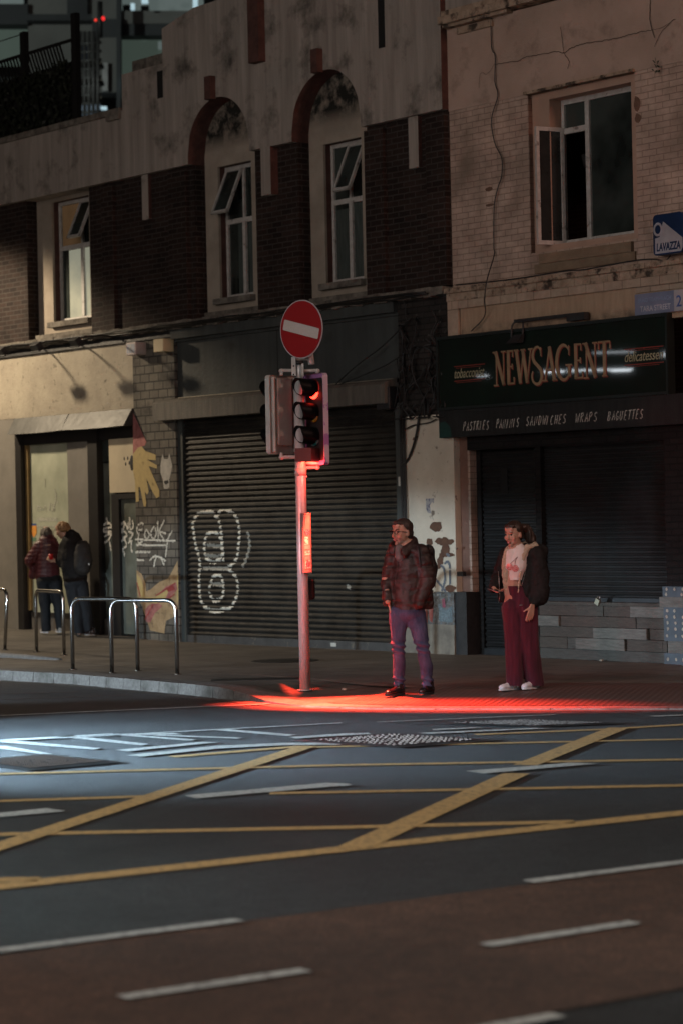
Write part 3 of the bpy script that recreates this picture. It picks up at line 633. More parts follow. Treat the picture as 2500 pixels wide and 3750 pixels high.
def spray(strokes, w, cell, surf, name, mat, parent, cc=None, off=0., rag=.45, sm=3, drop=.0, skip=None):
    """spray paint laid on a surface: strokes are polylines in (s,z); surf(s,z) gives depth"""
    S_ = []
    for st in strokes:
        P_ = [Vector(F(*cc(*p), off)) if cc else Vector(p) for p in st]; P_ = smooth_pts(P_, sm) if sm > 1 and len(P_) > 2 else P_
        S_ += list(zip(P_, P_[1:]))
    done = {}
    for a, b_ in S_:
        x0, x1 = min(a.x, b_.x)-w, max(a.x, b_.x)+w; y0, y1 = min(a.y, b_.y)-w, max(a.y, b_.y)+w
        for i in range(int(x0/cell)-1, int(x1/cell)+2):
            for j in range(int(y0/cell)-1, int(y1/cell)+2):
                p = Vector(((i+.5)*cell, (j+.5)*cell)); d = near_seg(p, a, b_)
                done[(i, j)] = min(done.get((i, j), 9), d)
    o = MB()
    for (i, j), d in done.items():
        n_ = noise.noise(Vector((i*cell*30, j*cell*30, 3)))
        if skip and skip(j*cell): continue
        if d < w/2*(1+rag*n_) and n_ > -.6+drop:
            x0, x1, y0, y1 = i*cell, (i+1)*cell, j*cell, (j+1)*cell
            o.face([(x0,-surf(x0,y0)-.003,y0),(x1,-surf(x1,y0)-.003,y0),(x1,-surf(x1,y1)-.003,y1),(x0,-surf(x0,y1)-.003,y1)])
    return o.split_build(name, mat, parent, 14) if 'graffiti' in name and not skip else o.build(name, mat, parent, norm=False)
flat = lambda o: (lambda s, z: o)
spray([[(245,300),(240,270),(262,275),(262,300)],[(280,290),(292,265),(300,300)],[(320,295),(322,250),(345,270),(335,300)],[(350,300),(352,245),(372,240)],[(350,160),(362,210),(350,255)],[(290,95),(292,140)]], .022, .014, flat(-.127), 'window_scribble', MATS['faded lettering'], bA, c5, -.13)
spray([[(668,385),(700,375),(715,400),(672,410),(668,430),(712,430)],[(675,460),(712,440),(700,480),(675,500)],[(685,345),(690,380)],[(705,500),(712,545)],[(775,385),(800,370),(792,410),(780,420)],[(805,380),(820,410),(822,375)],[(832,345),(835,410),(855,400),(850,360)],[(775,440),(800,430),(815,455),(790,470)],[(825,430),(852,445),(830,480)],[(780,490),(800,480),(812,520),(790,540),(800,580)],[(825,500),(845,490),(840,530),(848,560)]], .035, .014, flat(-.115), 'white_graffiti', SPRAY, bA, c5, -.12)
# graffiti and mural on the grey brick pilaster
spray([[(880,440),(878,400),(905,375),(915,382)],[(888,420),(910,415)],[(890,440),(885,500),(915,490)],[(935,420),(925,450),(940,480),(955,450),(940,418)],[(985,400),(965,440),(980,475),(1000,450),(995,410)],[(1010,365),(1012,470)],[(1050,362),(1020,430),(1045,470)],[(1020,430),(1060,440)],[(1100,430),(1075,480),(1060,590)],[(870,480),(1120,490)],[(875,515),(1060,518)],[(870,560),(960,560)],[(960,610),(1000,585),(1060,615)],[(1000,585),(985,650)],[(1030,600),(1050,640)],[(880,610),(920,612)]], .028, .013, flat(.002), 'white_graffiti', SPRAY, bA, c5, 0, .7)
MY = M('mural yellow', (.50,.38,.16), .8, col2=(.42,.32,.14), ns=14, stain=((.2,.15,.07), 8, .6, .7)); MR_ = M('mural pink', (.42,.17,.15), .8, col2=(.25,.08,.08), ns=12); MW = M('mural white', (.5,.48,.43), .8, ns=9)
MT = M('mural tan', (.42,.30,.17), .8, col2=(.28,.19,.1), ns=6, stain=((.09,.07,.05), 9, .55, .7))
def mural(pts, cc, o, mat): fsheet(pts, cc, o, 'mural', mat)
mural([(850,1065),(872,1110),(890,1150),(935,1250),(925,1275),(880,1290),(850,1330)], c4, .003, MR_)
mural([(850,1330),(880,1290),(905,1280),(930,1310),(995,1333),(995,1368),(940,1365),(1003,1400),(1003,1422),(950,1405),(1018,1560),(1018,1600),(1000,1610),(975,1570),(935,1480),(950,1568),(940,1590),(925,1568),(935,1640),(930,1665),(918,1660),(895,1540),(885,1540),(888,1630),(870,1635),(862,1500),(852,1440)], c4, .005, MY)
mural([(1038,1328),(1048,1360),(1072,1362),(1082,1325),(1100,1400),(1095,1440),(1082,1490),(1082,1540),(1070,1552),(1048,1550),(1040,1490),(1026,1450),(1026,1400)], c4, .003, MW)
mural([(1050,1500),(1075,1495),(1078,1512),(1060,1525),(1048,1512)], c4, .005, BLK)
mural([(872,675),(905,700),(930,760),(935,810),(960,800),(1020,750),(1075,730),(1135,615),(1138,700),(1140,880),(1138,960),(1060,1000),(1050,1080),(960,1060),(940,1000),(905,900),(878,860)], c5, .003, MT)
mural([(875,700),(905,740),(920,800),(925,845),(895,850),(880,780)], c5, .005, MY)
mural([(1010,830),(1060,780),(1125,755),(1135,800),(1080,850),(1030,880),(985,900)], c5, .005, MR_)
mural([(925,930),(950,900),(1000,880),(1040,905),(990,950),(960,1010),(935,1005)], c5, .005, MR_)
mural([(930,850),(990,850),(1050,810),(1090,780),(1060,850),(1000,890),(940,880)], c5, .007, MY)
mural([(1130,720),(1138,700),(1140,870),(1128,880)], c5, .005, MY)
mural([(1060,790),(1105,770),(1118,800),(1075,815)], c5, .008, M('mural red', (.35,.05,.05), .8))
spray([[(1000,840),(1060,800),(1120,760)],[(880,760),(900,840)],[(930,990),(980,900)],[(1040,880),(1120,830)]], .02, .013, flat(.008), 'mural', MATS['mural red'], bA, c5, 0)
# the big roller shutter bay
fa = MB(); fa.fb(-5.46,-.42,3.60,4.42,-.12,-.06); fa.build('fascia_board', GREY, bA)
fa = MB(); fa.fb(-5.46,-.42,4.46,4.60,-.10,.06); fa.fb(-5.46,-.42,4.42,4.46,-.12,-.02); fa.build('fascia_moulding', GREY, bA)
jn = MB(); jn.fb(-3.06,-3.05,3.62,4.42,-.06,-.058); jn.build('fascia_joint', DARK, bA)
lt = MB(); lt.fb(-5.80,-.5,3.27,3.52,-.12,.17); lt.hexa([(-5.80,-.17,3.52),(-.5,-.17,3.52),(-.5,.05,3.52),(-5.80,.05,3.52),(-5.80,-.12,3.56),(-.5,-.12,3.56),(-.5,.05,3.60),(-5.80,.05,3.60)])
lt.build('shutter_box', M('brown shutter box', (.13,.115,.095), .7, col2=(.075,.068,.058), ns=2, streak=(6,.8), bump=.3), bA)
hi = MB(); hi.fb(-5.40,-.55,3.585,3.60,-.04,-.01); hi.build('highlight_strip', M('pale highlight strip', (.42,.38,.3), .4, metal=.5, ns=9), bA)  # highlight line along the ledge, put in as a pale strip
PA = .0775
def slat(z, p, amp): t = (z/p) % 1; return 0 if t < .3 else amp*max(0, math.sin(math.pi*(t-.3)/.7))**.8
def shutter(s0, s1, z0, z1, off, p, amp, name, mat, parent, cols=3):
    o = MB(); zs_ = []; k = 0
    while z0+k*p/6 < z1: zs_.append(z0+k*p/6); k += 1
    zs_.append(z1)
    for z, y in zip(zs_, zs_[1:]):
        for c in range(cols):
            a, b_ = s0+(s1-s0)*c/cols, s0+(s1-s0)*(c+1)/cols
            o.face([(a,-off-slat(z,p,amp),z),(b_,-off-slat(z,p,amp),z),(b_,-off-slat(y,p,amp),y),(a,-off-slat(y,p,amp),y)])
    return o.build(name, mat, parent, norm=False)
shA = shutter(-5.34, -.52, .10, 3.28, -.08, PA, .022, 'roller_shutter', SHUT, bA)
gd = MB(); gd.fb(-5.46,-5.34,0,3.27,-.2,-.035); gd.fb(-.52,-.36,0,3.27,-.2,-.02); gd.build('shutter_guide', GREY, bA)
gd = MB(); gd.fb(-5.34,-.52,-.02,.11,-.2,-.045); gd.build('shutter_bottom_rail', M('bottom rail', (.10,.10,.10), .5, metal=.4, ns=5, stain=((.2,.18,.14), 6, .6, .68)), bA)
gs = [[(445,1205),(455,1183),(475,1176),(492,1176),(500,1186),(512,1170),(535,1176),(550,1200),(552,1240),(545,1285),(528,1305),(545,1325),(548,1360),(535,1392),(508,1404),(482,1400),(464,1378),(460,1330),(462,1290),(452,1250),(445,1205)],
      [(472,1250),(478,1228),(497,1222),(510,1240),(512,1275),(495,1292),(476,1280),(472,1250)], [(484,1350),(492,1325),(508,1322),(516,1345),(512,1372),(495,1380),(484,1362)],
      [(503,1190),(510,1215),(516,1290)], [(480,1400),(505,1402),(520,1398)]]
spray(gs, .052, PA/6, lambda s, z: -.08+slat(z, PA, .022)+.001, 'white_graffiti', SPRAY, shA, D, -.08, .6, 4, skip=lambda z: (z/PA) % 1 < .17)
spray([[(480,1252),(510,1255)],[(474,1275),(510,1278)],[(486,1340),(514,1343)],[(470,1305),(525,1306)],[(572,1225),(575,1260),(560,1300)],[(800,1345),(806,1350)]], .05, PA/6, lambda s, z: -.08+slat(z, PA, .022)+.001, 'white_graffiti', M('thin spray haze', (.3,.29,.25), .6, ns=20), shA, D, -.08, .9, 3)
lb = MB(); lb.fb(-.47,-.41,1.78+.4,1.90+.4,-.02,-.01); lb.build('notice_plate', M('white plate', (.6,.6,.55), .5), bA)
lb = MB(); s, z = F(1612*.0+1240, 2362, -.14); lb.fb(s-.05, s+.07, .03, .08, -.045, -.04); lb.build('notice_plate', MATS['white plate'], bA)
# pier between the two shops
WPNT = M('cracked cream paint', (.64,.57,.46), .8, col2=(.53,.47,.37), ns=1.8, bump=.4, bs=30, stain=((.16,.12,.09), 7, .6, .68))
pi_ = MB(); pi_.fb(-.36,.64,.80,3.08,-.2,.0); pi_.build('cream_pier', WPNT, bA)
pi_ = MB(); pi_.fb(-.36,.62,.0,.25,-.2,.04); pi_.fb(-.36,.62,.25,.38,-.2,.035); pi_.build('pier_plinth', M('plinth stone', (.24,.22,.18), .8, col2=(.14,.13,.11), ns=5, bump=.4), bA)
PL = M('layered wet paint', (.16,.17,.17), .22, col2=(.05,.05,.048), ns=14, bump=1, bs=70, spec=.7, stain=((.14,.19,.22), 16, .5, .6))
pi_ = MB(); pi_.fb(-.36,.62,.38,.795,-.2,.03); pi_.build('painted_plinth', PL, bA)
for P_, col in (([(.0,.40),(.10,.40),(.11,.70),(.02,.72)], (.30,.05,.04)), ([(.14,.42),(.20,.40),(.22,.62),(.13,.66)], (.32,.06,.05)), ([(-.15,.45),(-.05,.44),(-.06,.6),(-.14,.58)], (.20,.10,.16)), ([(.40,.60),(.46,.60),(.44,.72),(.39,.70)], (.34,.08,.14)), ([(.32,.42),(.58,.41),(.58,.62),(.45,.56),(.34,.64)], (.15,.24,.29))):
    o = MB(); sheet(o, P_, .034); o.build('paint_patch', M('patch %d' % int(col[0]*100+col[2]*1000), col, .25, ns=30, bump=.8, bs=80, col2=tuple(c*.5 for c in col), spec=.7), bA)
PEEL = M('exposed brown render', (.13,.062,.035), .85, col2=(.085,.04,.025), ns=12, bump=.4)
def blob_poly(cx, cy, rx, ry, seed):
    return [(cx+rx*math.cos(t)*(1+.4*noise.noise(Vector((math.cos(t)*1.8+seed, math.sin(t)*1.8, seed)))), cy+ry*math.sin(t)*(1+.4*noise.noise(Vector((math.cos(t)*1.8, math.sin(t)*1.8+seed, seed+4))))) for t in [i*2*math.pi/22 for i in range(22)]]
for i, (x, y, rx, ry) in enumerate(((578,1245,42,36),(520,1372,22,26),(610,1370,30,26),(655,1375,24,36),(690,1372,30,18),(655,1450,30,45),(625,1490,20,18),(700,1485,22,14),(610,1540,22,30),(590,1590,18,18),(700,1775,34,26),(385,488,9,9),(412,470,6,6),(755,1435,8,10))):
    fsheet(blob_poly(x, y, rx*1.3, ry*1.3, i*3.1), cm, .0025+.0006*i, 'peeled_patch', PEEL)
BLUG = M('blue grey spray', (.14,.16,.19), .7, ns=20)
spray([[(655,1560),(675,1545),(695,1580),(698,1760)],[(610,1580),(645,1600),(655,1700),(630,1790)],[(580,1700),(660,1800)],[(670,1480),(690,1490)]], .035, .012, flat(.004), 'blue_graffiti', BLUG, bA, cm, 0, .3)
fsheet([(488,1002),(558,1000),(556,1045),(540,1030),(520,1060),(535,1130),(505,1125),(490,1090)], cm, .003, 'torn_poster', M('torn poster', (.10,.10,.16), .6, col2=(.36,.34,.33), ns=14, lo=.45, hi=.55))
jm = MB(); jm.fb(.64,.80,.80,3.0,-.35,-.1); jm.build('rose_jamb', M('rose brown jamb', (.20,.105,.075), .8, ns=4, bump=.3), bA)
jm = MB(); jm.fb(.80,.84,.80,2.95,-.35,-.09); jm.build('jamb_edge', CBRK, bA)
jm = MB(); jm.fb(.63,.84,0,.80,-.35,.02); jm.build('black_plinth', BLK, bA)
db = MB(); db.fb(-.42,.66,3.08,4.60,-.2,-.02); db.build('dark_upper_pier', BR('sooty brick', (.022,.019,.017), (.04,.034,.03), (.014,.013,.012), stain=((.09,.085,.08), 9, .64, .72)), bA)
# cable tangle and conduits on the pier
cb = MB()
for k in range(26):
    x = random.uniform(-.36,.6); z = random.uniform(3.15,4.6); pts = [(x, -random.uniform(.02,.1), z)]
    for i in range(6): x += random.uniform(-.12,.12); z -= random.uniform(.02,.22); pts.append((max(-.4,min(.62,x)), -random.uniform(.01,.12), max(3.05,z)))
    cb.tube(smooth_pts(pts, 3), random.uniform(.006,.014), 5)
for dx in (-.37,-.345,-.31,-.28): cb.tube([(dx,-.03,.8),(dx+.01,-.035,1.6),(dx,-.03,2.45),(dx+.02,-.04,3.1)], .011, 6)
cb.tube(smooth_pts([(-.33,-.03,2.45),(-.2,-.03,2.55),(-.05,-.04,2.8),(.02,-.03,3.1)], 5), .016, 6)
cb.tube(smooth_pts([(-.30,-.03,2.9),(-.1,-.03,2.96),(.2,-.03,2.98),(.35,-.03,3.02)], 4), .009, 5)
cb.tube(smooth_pts([(-1.7,-.05,3.55),(-1.2,-.09,3.78),(-.6,-.06,4.05),(-.1,-.05,4.35)], 5), .008, 5)
cb.tube(smooth_pts([(-1.7,-.05,3.55),(-1.1,-.09,3.65),(-.5,-.06,3.8),(0,-.05,4.0)], 5), .007, 5)
onfac(cb, 'cable_bundle', M('black cable', (.012,.012,.012), .5), 'tangle of black cables running down the dark pier left of the newsagent sign', 'cables')
cb = MB()
for k in range(3): cb.tube([(-14+i*.35, -.13-.02*k, 4.62+.03*noise.noise(Vector((i*.6,k,0)))+.02*k) for i in range(42)], .012, 5)
onfac(cb, 'cable_run', MATS['black cable'], 'sagging cables clipped along the ledge under the brick wall', 'cables')
# camera housings beside the fascia
for (x, y, w_, h_), lab in (((-.60,3.34,.13,.15), 'black box bracketed to the dark pier at the right end of the grey fascia'),):
    o = MB(); o.fb(x-w_, x+w_, y-h_, y+h_, -.02, .12); onfac(o, 'junction_box', BLK, lab, 'box', bevel=.01)
# alarm boxes
def alarm(s0, s1, z0, z1, front, lab, mark):
    t = thing('alarm_box', lab, 'alarm box', mat=FM@Matrix.Translation((s0, 0, z0)), group='alarm boxes on the brick pilaster')
    o = MB(); o.fb(0, s1-s0, 0, z1-z0, .005, .20); o.build('housing', front, t, bevel=.008)
    if mark:
        p = MB(); p.fb(.03, s1-s0-.03, .03, z1-z0-.03, .20, .203); lo_ = p.build('face_panel', M('pale blue panel', (.30,.33,.40), .5), t)
        e_ = MB(); ribbon(e_, [(.08,.04),(.13,.15),(.18,.04)], .02, lambda a, b_: (a, -.205, b_)); ribbon(e_, [(.09,.075),(.17,.075)], .015, lambda a, b_: (a, -.205, b_)); e_.build('logo', FRAM, lo_)
alarm(-6.42, -6.16, 4.28, 4.47, M('white alarm plastic', (.48,.40,.38), .5), 'white alarm box with a pale blue face, left of the cream one', 1)
alarm(-5.70, -5.45, 4.28, 4.47, M('cream alarm plastic', (.62,.50,.30), .5, col2=(.5,.4,.24)), 'plain cream alarm box at the top right of the grey brick pilaster', 0)
# swan-neck lamps above the left shop (unlit), their shadows fall on the fascia
for s, lab in ((-9.02, 'leftmost small black sign lamp on an arm over the left shop'), (-8.0, 'middle small black sign lamp on an arm over the left shop'), (-6.9, 'small black sign lamp on an arm nearest the alarm boxes')):
    t = thing('sign_lamp', lab, 'lamp', mat=FM@Matrix.Translation((s, 0, 4.56)), group='unlit lamps on arms over the left shop')
    o = MB(); o.tube([(0,-.02,.03),(0,-.3,.05),(0,-.6,.03),(0,-.74,-.01)], .014, 6); o.build('arm', BLK, t)
    o = MB(); R_ = Matrix.Translation((0,-.78,-.05)) @ Matrix.Rotation(.6, 4, 'X'); o.box(-.10,.10,-.05,.05,-.05,.05,R_); o.box(-.12,.12,-.065,.065,-.07,-.05,R_); o.build('lamp_head', BLK, t, bevel=.006)
# ------------------------------------------------------------------ the newsagent building
bB = thing('newsagent_building', 'cream painted brick building over a dark shuttered newsagent shop', 'building', mat=FM@Matrix.Translation((.67,0,0)))
def lb_(o):     # parts are modelled in facade coordinates, then parented to the building's base
    for v in o.data.vertices: v.co.x -= .67
    return o
def pB(mb, name, mat, parent=None, **k):
    n0 = len(SPLITS); o = mb.build(name, mat, parent or bB, **k)
    if len(SPLITS) > n0: [lb_(q_) for q_ in SPLITS[n0:]]; return o
    return lb_(o)
OFB = -.02
wb = MB(); cells(wb, [.67,2.12,3.93,9], [4.62,4.98,6.93,6.94], lambda s, z: not (2.12 < s < 3.93 and 4.98 < z < 6.93), OFB, -.35); pB(wb, 'painted_brick_wall', CBRK)
wb = MB(); wb.fb(.67,9,6.935,8.0,-.35,OFB+.012); pB(wb, 'render_band', CREN)
wb = MB(); wb.fb(.70,1.9,7.98,8.02,-.35,.10); wb.fb(.68,9,8.02,8.12,-.35,.16); wb.fb(.68,9,8.12,8.20,-.35,.10); wb.fb(.9,1.55,7.88,7.96,OFB,.03); pB(wb, 'parapet_moulding', CORN)
wb = MB(); wb.fb(1.7,9,8.2,10.5,-.35,-.02); wb.fb(.68,1.7,8.2,9.0,-.35,.02); pB(wb, 'upper_parapet', STUC)
# flat surround and reveal of the window
sr = MB(); cells(sr, [2.12,2.42,3.80,3.93], [4.98,5.06,6.84,6.93], lambda s, z: not (2.42 < s < 3.80 and 5.06 < z < 6.84), -.09, -.36); pB(sr, 'window_surround', M('peach render', (.44,.29,.215), .85, col2=(.37,.25,.19), ns=3, bump=.3, spec=.2))
rv = MB()
rv.face([(2.12,.02,4.98),(2.12,.09,4.98),(2.12,.09,6.93),(2.12,.02,6.93)]); pB(rv, 'window_reveal', ROSE)
sb = MB(); sb.fb(2.30,3.86,4.83,4.95,-.30,.03); sb.fb(2.2,3.9,4.72,4.83,-.1,.01); pB(sb, 'sill', M('brown sill', (.24,.17,.11), .8, col2=(.16,.11,.07), ns=4, bump=.3))
sb = MB(); sb.fb(2.1,3.95,6.93,6.965,-.05,.04); pB(sb, 'drip_mould', CORN)
wf = MB(); o_, t = -.28, .05; A0, A1, ZB, ZT = 2.43, 3.80, 5.06, 6.84
MU = 2.87
for a, b_, c, d in ((A0,A0+t,6.42,ZT),(A0,A0+.03,ZB,6.42),(A1-.03,A1,ZB,ZT),(A0+t,A1-.03,ZB,ZB+.06),(A0+t,A1-.03,ZT-.06,ZT),(MU-.035,MU+.035,ZB+.06,ZT-.06),(A0+t,MU-.035,6.42,6.49)): wf.fb(a, b_, c, d, o_-.05, o_)
wfo = pB(wf, 'window_frame', FRAM)
gq = MB(); gq.face([(MU,-(o_-.03),ZB),(A1,-(o_-.03),ZB),(A1,-(o_-.03),ZT),(MU,-(o_-.03),ZT)]); gq.face([(A0,-(o_-.03),6.45),(MU,-(o_-.03),6.45),(MU,-(o_-.03),ZT),(A0,-(o_-.03),ZT)]); pB(gq, 'window_pane', GLAS, wfo)
rm = MB(); rm.fb(A0-.1,A1+.1,ZB-.1,ZT,-1.5,-1.45); pB(rm, 'room_wall', M('dim room wall', (.16,.08,.05), .9), wfo)
blk = MB(); blk.fb(3.0,3.79,5.12,5.75,-.345,-.335); pB(blk, 'blind', M('grey half blind', (.09,.10,.095), .9), wfo)
# casement pushed wide open on its left hinge
SH = Matrix.Translation((A0+.03, -o_, 0)) @ Matrix.Rotation(math.radians(-103), 4, 'Z')
cs = MB(); cw = .40
for a, b_, c, d in ((0,.045,5.06,6.50),(cw-.045,cw,5.06,6.50),(.045,cw-.045,5.06,5.11),(.045,cw-.045,6.45,6.50)): cs.box(a, b_, -.02, .02, c, d, SH)
cso = pB(cs, 'open_casement', FRAM, wfo)
g = MB(); g.face([SH@Vector(p) for p in ((.045,0,5.11),(cw-.045,0,5.11),(cw-.045,0,6.45),(.045,0,6.45))]); pB(g, 'window_pane', M('casement glass', (.034,.035,.033), .12, spec=.8, col2=(.02,.021,.02), ns=3), cso)
g = MB()
for z in (5.45, 6.1): g.tube([SH@Vector((.03,-.03,z)), SH@Vector((.10,-.06,z-.12))], .008, 5)
pB(g, 'stay', FRAM, cso)
# cornice between floors
co = MB(); n_ = 90
for i in range(n_):
    a, b_ = .66+8.3*i/n_, .66+8.3*(i+1)/n_; w1_ = .012*noise.noise(Vector((i*.8,0,0))); w2 = .01*noise.noise(Vector((i*.5,7,0)))
    co.fb(a, b_, 4.60, 4.665+w2, -.1, .13+w1_); co.fb(a, b_, 4.50, 4.60, -.1, .09+w2)
pB(co, 'cornice', CORN)
co = MB(); co.fb(.68,9,4.40,4.50,-.1,.07); co.fb(.66,.86,4.04,4.50,-.1,.075); co.fb(3.94,9,4.33,4.40,-.1,.05); pB(co, 'cornice_band', BR('pale blocks', (.44,.33,.25), (.40,.31,.23), (.2,.15,.11), bw=.3, bh=.4, mo=.006, bump=.3))
co = MB(); co.fb(.68,9,4.0,4.40,-.1,.03); pB(co, 'frieze', M('stained frieze', (.42,.30,.20), .85, col2=(.34,.235,.155), ns=4, streak=(5,.6), bump=.3, stain=((.07,.05,.04), 5, .42, .62), stz=(4.2,4.04)))
# shop sign
sgn = thing('shop_sign', 'dark green NEWSAGENT sign board with tan serif letters above the chalked strip', 'sign', mat=FM@Matrix.Translation((.5,-.06,3.13)))
def sg_(x, y): return (x-.5, y-3.13)
def psg(mb, name, mat, parent=None):
    o = mb.build(name, mat, parent or sgn)
    for v in o.data.vertices: v.co -= Vector((.5, -.06, 3.13))
    return o
GREEN = M('dark green gloss board', (.007,.016,.011), .5, col2=(.007,.010,.008), ns=2, bump=.05, bs=3, spec=.15, coat=.6)
b_ = MB(); b_.fb(.50,4.47,3.14,4.03,.0,.10); psg(b_, 'board', GREEN)
b_ = MB()
for a, c, d, e in ((.48,4.49,4.02,4.06),(.48,4.49,3.12,3.155),(.48,.51,3.155,4.02),(4.46,4.49,3.155,4.02)): b_.fb(a, c, d, e, .0, .125)
psg(b_, 'sign_frame', M('sign frame', (.014,.018,.016), .35, ns=7))
TAN = M('tan sign lettering', (.36,.25,.145), .5, col2=(.27,.18,.10), ns=9); RED_ = M('red sign shadow', (.24,.035,.022), .5); CRM = M('cream script', (.40,.36,.22), .5)
def glyph(ch, w, h):      # serif capitals: list of (points, width)
    T, t = .050*h/.42, .018*h/.42; sfw = .085*h/.42; g = []
    def st(x, a=0, b_=h, wd=T): g.append(([(x, a), (x, b_)], wd)); 
    def sf(x, y, wd=sfw): g.append(([(x-wd/2, y), (x+wd/2, y)], t))
    if ch == 'N': st(.07*w+.01, wd=t); st(w-.03, wd=t); g.append(([(.06*w, h), (w-.03, 0)], T)); sf(.07*w, 0); sf(.07*w-.01, h-t/2); sf(w-.03, h-t/2)
    if ch == 'E': st(.28*w); g.append(([(.1*w, h-t/2), (w-.02, h-t/2), (w-.02, h*.80)], t*1.3)); g.append(([(.1*w, t/2), (w, t/2), (w, h*.2)], t*1.3)); g.append(([(.3*w, h*.52), (.78*w, h*.52)], t)); g.append(([(.78*w, h*.44), (.78*w, h*.6)], t))
    if ch == 'W':
        g.append(([(.02*w, h), (.27*w, 0)], T)); g.append(([(.27*w, 0), (.5*w, h)], t)); g.append(([(.45*w, h), (.72*w, 0)], T)); g.append(([(.72*w, 0), (.98*w, h)], t))
        for x in (.02, .47, .96): sf(x*w, h-t/2)
    if ch == 'A': g.append(([(.10*w, 0), (.5*w, h)], t*1.2)); g.append(([(.48*w, h), (.86*w, 0)], T)); g.append(([(.22*w, h*.33), (.72*w, h*.33)], t)); sf(.08*w, t/2); sf(.88*w, t/2)
    if ch == 'T': st(.5*w); g.append(([(.02*w, h*.78), (.03*w, h-t/2), (.97*w, h-t/2), (.98*w, h*.78)], t*1.3)); sf(.5*w, t/2)
    if ch == 'G':
        P_ = [(.5*w+.48*w*math.cos(a), h/2+.5*h*math.sin(a)) for a in [math.radians(q) for q in range(42, 325, 12)]]; n = len(P_)
        g.append((P_, [t+(T*1.05-t)*math.sin(math.pi*i/(n-1)) for i in range(n)])); g.append(([(.86*w, h*.40), (.86*w, h*.08)], T*.9)); g.append(([(.62*w, h*.42), (1.05*w, h*.42)], t)); g.append(([(.86*w, h*.70), (.86*w, h*.98)], t))
    if ch == 'S':
        P_ = [(.88*w, h*.80), (.80*w, h*.95), (.55*w, h*1.02), (.25*w, h*.94), (.12*w, h*.76), (.25*w, h*.60), (.55*w, h*.48), (.85*w, h*.34), (.93*w, h*.16), (.75*w, -.02*h), (.42*w, -.06*h), (.10*w, h*.04), (.02*w, h*.2), (.12*w, h*.32)]
        P_ = smooth_pts(P_, 4); n = len(P_); g.append((P_, [t+(T*.95-t)*max(0,math.sin(math.pi*i/(n-1)))**1.5 for i in range(n)])); g.append(([(.88*w, h*.74), (.88*w, h)], t))
    return g
LET = MB(); SHD = MB()
xs = [.0,.205,.38,.655,.865,1.09,1.38,1.575,1.80]; ws = [.185,.135,.27,.19,.215,.25,.15,.20,.20]
for ch, x, w_ in zip('NEWSAGENT', xs, ws):
    for pts, wd in glyph(ch, w_, .42):
        for mb, dx, dz, o in ((SHD, .013, -.012, .1015), (LET, 0, 0, .1035)):
            ribbon(mb, pts, wd, lambda a, b_, dx=dx, dz=dz, o=o: (1.555+(x+a)*1.0+dx, -.0-o, 3.385+b_+dz))
psg(SHD, 'letter_shadow', RED_); psg(LET, 'lettering', TAN)
for txt, s0, s1, z0, z1 in (('tobacconist', .80, 1.36, 3.515, 3.635), ('delicatessen', 3.79, 4.40, 3.53, 3.65)):
    o = wall_text(txt, s0, z0, s1-s0, z1-z0, .1025, CRM, None, shear=.3, offset=.004)
    for v in o.data.vertices: v.co -= Vector((.5, -.06, 3.13))
    for v in o.data.vertices: v.co.y -= .06*0
    o.parent = sgn
    q_ = MB()
    for z in (z0-.035, z1+.03): ribbon(q_, [(s0-.01, z), (s1+.01, z)], .012, lambda a, b_: (a, -.102, b_)); ribbon(q_, [(s0+.03, z-.022), (s1-.06, z-.022)], .006, lambda a, b_: (a, -.102, b_))
    psg(q_, 'underline', RED_)
# chalked strip under the sign
stp = thing('shop_sign', 'narrow black board chalked PASTRIES PANINIS SANDWICHES WRAPS BAGUETTES', 'sign', mat=FM@Matrix.Translation((.48,-.03,2.77)))
def pst(o):
    for v in o.data.vertices: v.co -= Vector((.48, -.03, 2.77))
    o.parent = stp; return o
b_ = MB(); b_.fb(.48,4.9,2.77,3.12,.0,.10); pst(b_.build('board', M('scuffed black board', (.009,.009,.009), .5, col2=(.018,.018,.017), ns=3, streak=(6,.7), bump=.2)))
b_ = MB(); sheet(b_, [(.485,2.775),(.72,2.775),(.70,2.90),(.60,2.98),(.485,2.96)], .1015); pst(b_.build('green_patch', M('teal patch', (.015,.05,.042), .4, ns=6)))
HAND = {'P': [[(0,0),(.12,1)],[(.1,.95),(.5,1),(.6,.78),(.4,.55),(.08,.5)]], 'A': [[(0,0),(.4,1),(.6,0)],[(.15,.38),(.55,.4)]], 'S': [[(.6,.88),(.4,1),(.12,.85),(.15,.6),(.5,.42),(.55,.15),(.3,0),(0,.12)]],
 'T': [[(0,.95),(.75,1)],[(.4,.97),(.25,0)]], 'R': [[(0,0),(.12,1)],[(.1,.95),(.5,1),(.55,.75),(.1,.5)],[(.2,.5),(.6,0)]], 'I': [[(.1,0),(.25,1)]], 'E': [[(.15,1),(0,0),(.5,.02)],[(.15,1),(.62,1)],[(.08,.5),(.45,.52)]],
 'N': [[(0,0),(.15,1),(.5,0),(.68,1)]], 'D': [[(0,0),(.15,1)],[(.1,1),(.55,.85),(.6,.4),(.3,0),(0,.02)]], 'W': [[(.05,1),(.15,0),(.42,.75),(.55,0),(.85,1)]], 'C': [[(.6,.88),(.4,1),(.1,.7),(.05,.3),(.25,0),(.55,.1)]], 'H': [[(0,0),(.15,1)],[(.5,0),(.65,1)],[(.08,.5),(.57,.52)]],
 'B': [[(0,0),(.12,1),(.5,.95),(.5,.65),(.1,.52),(.55,.4),(.5,.08),(0,0)]], 'G': [[(.62,.85),(.4,1),(.1,.7),(.05,.3),(.3,0),(.55,.15),(.58,.42),(.35,.42)]], 'U': [[(.12,1),(.02,.25),(.25,0),(.5,.2),(.65,1)]]}
random.seed(11)
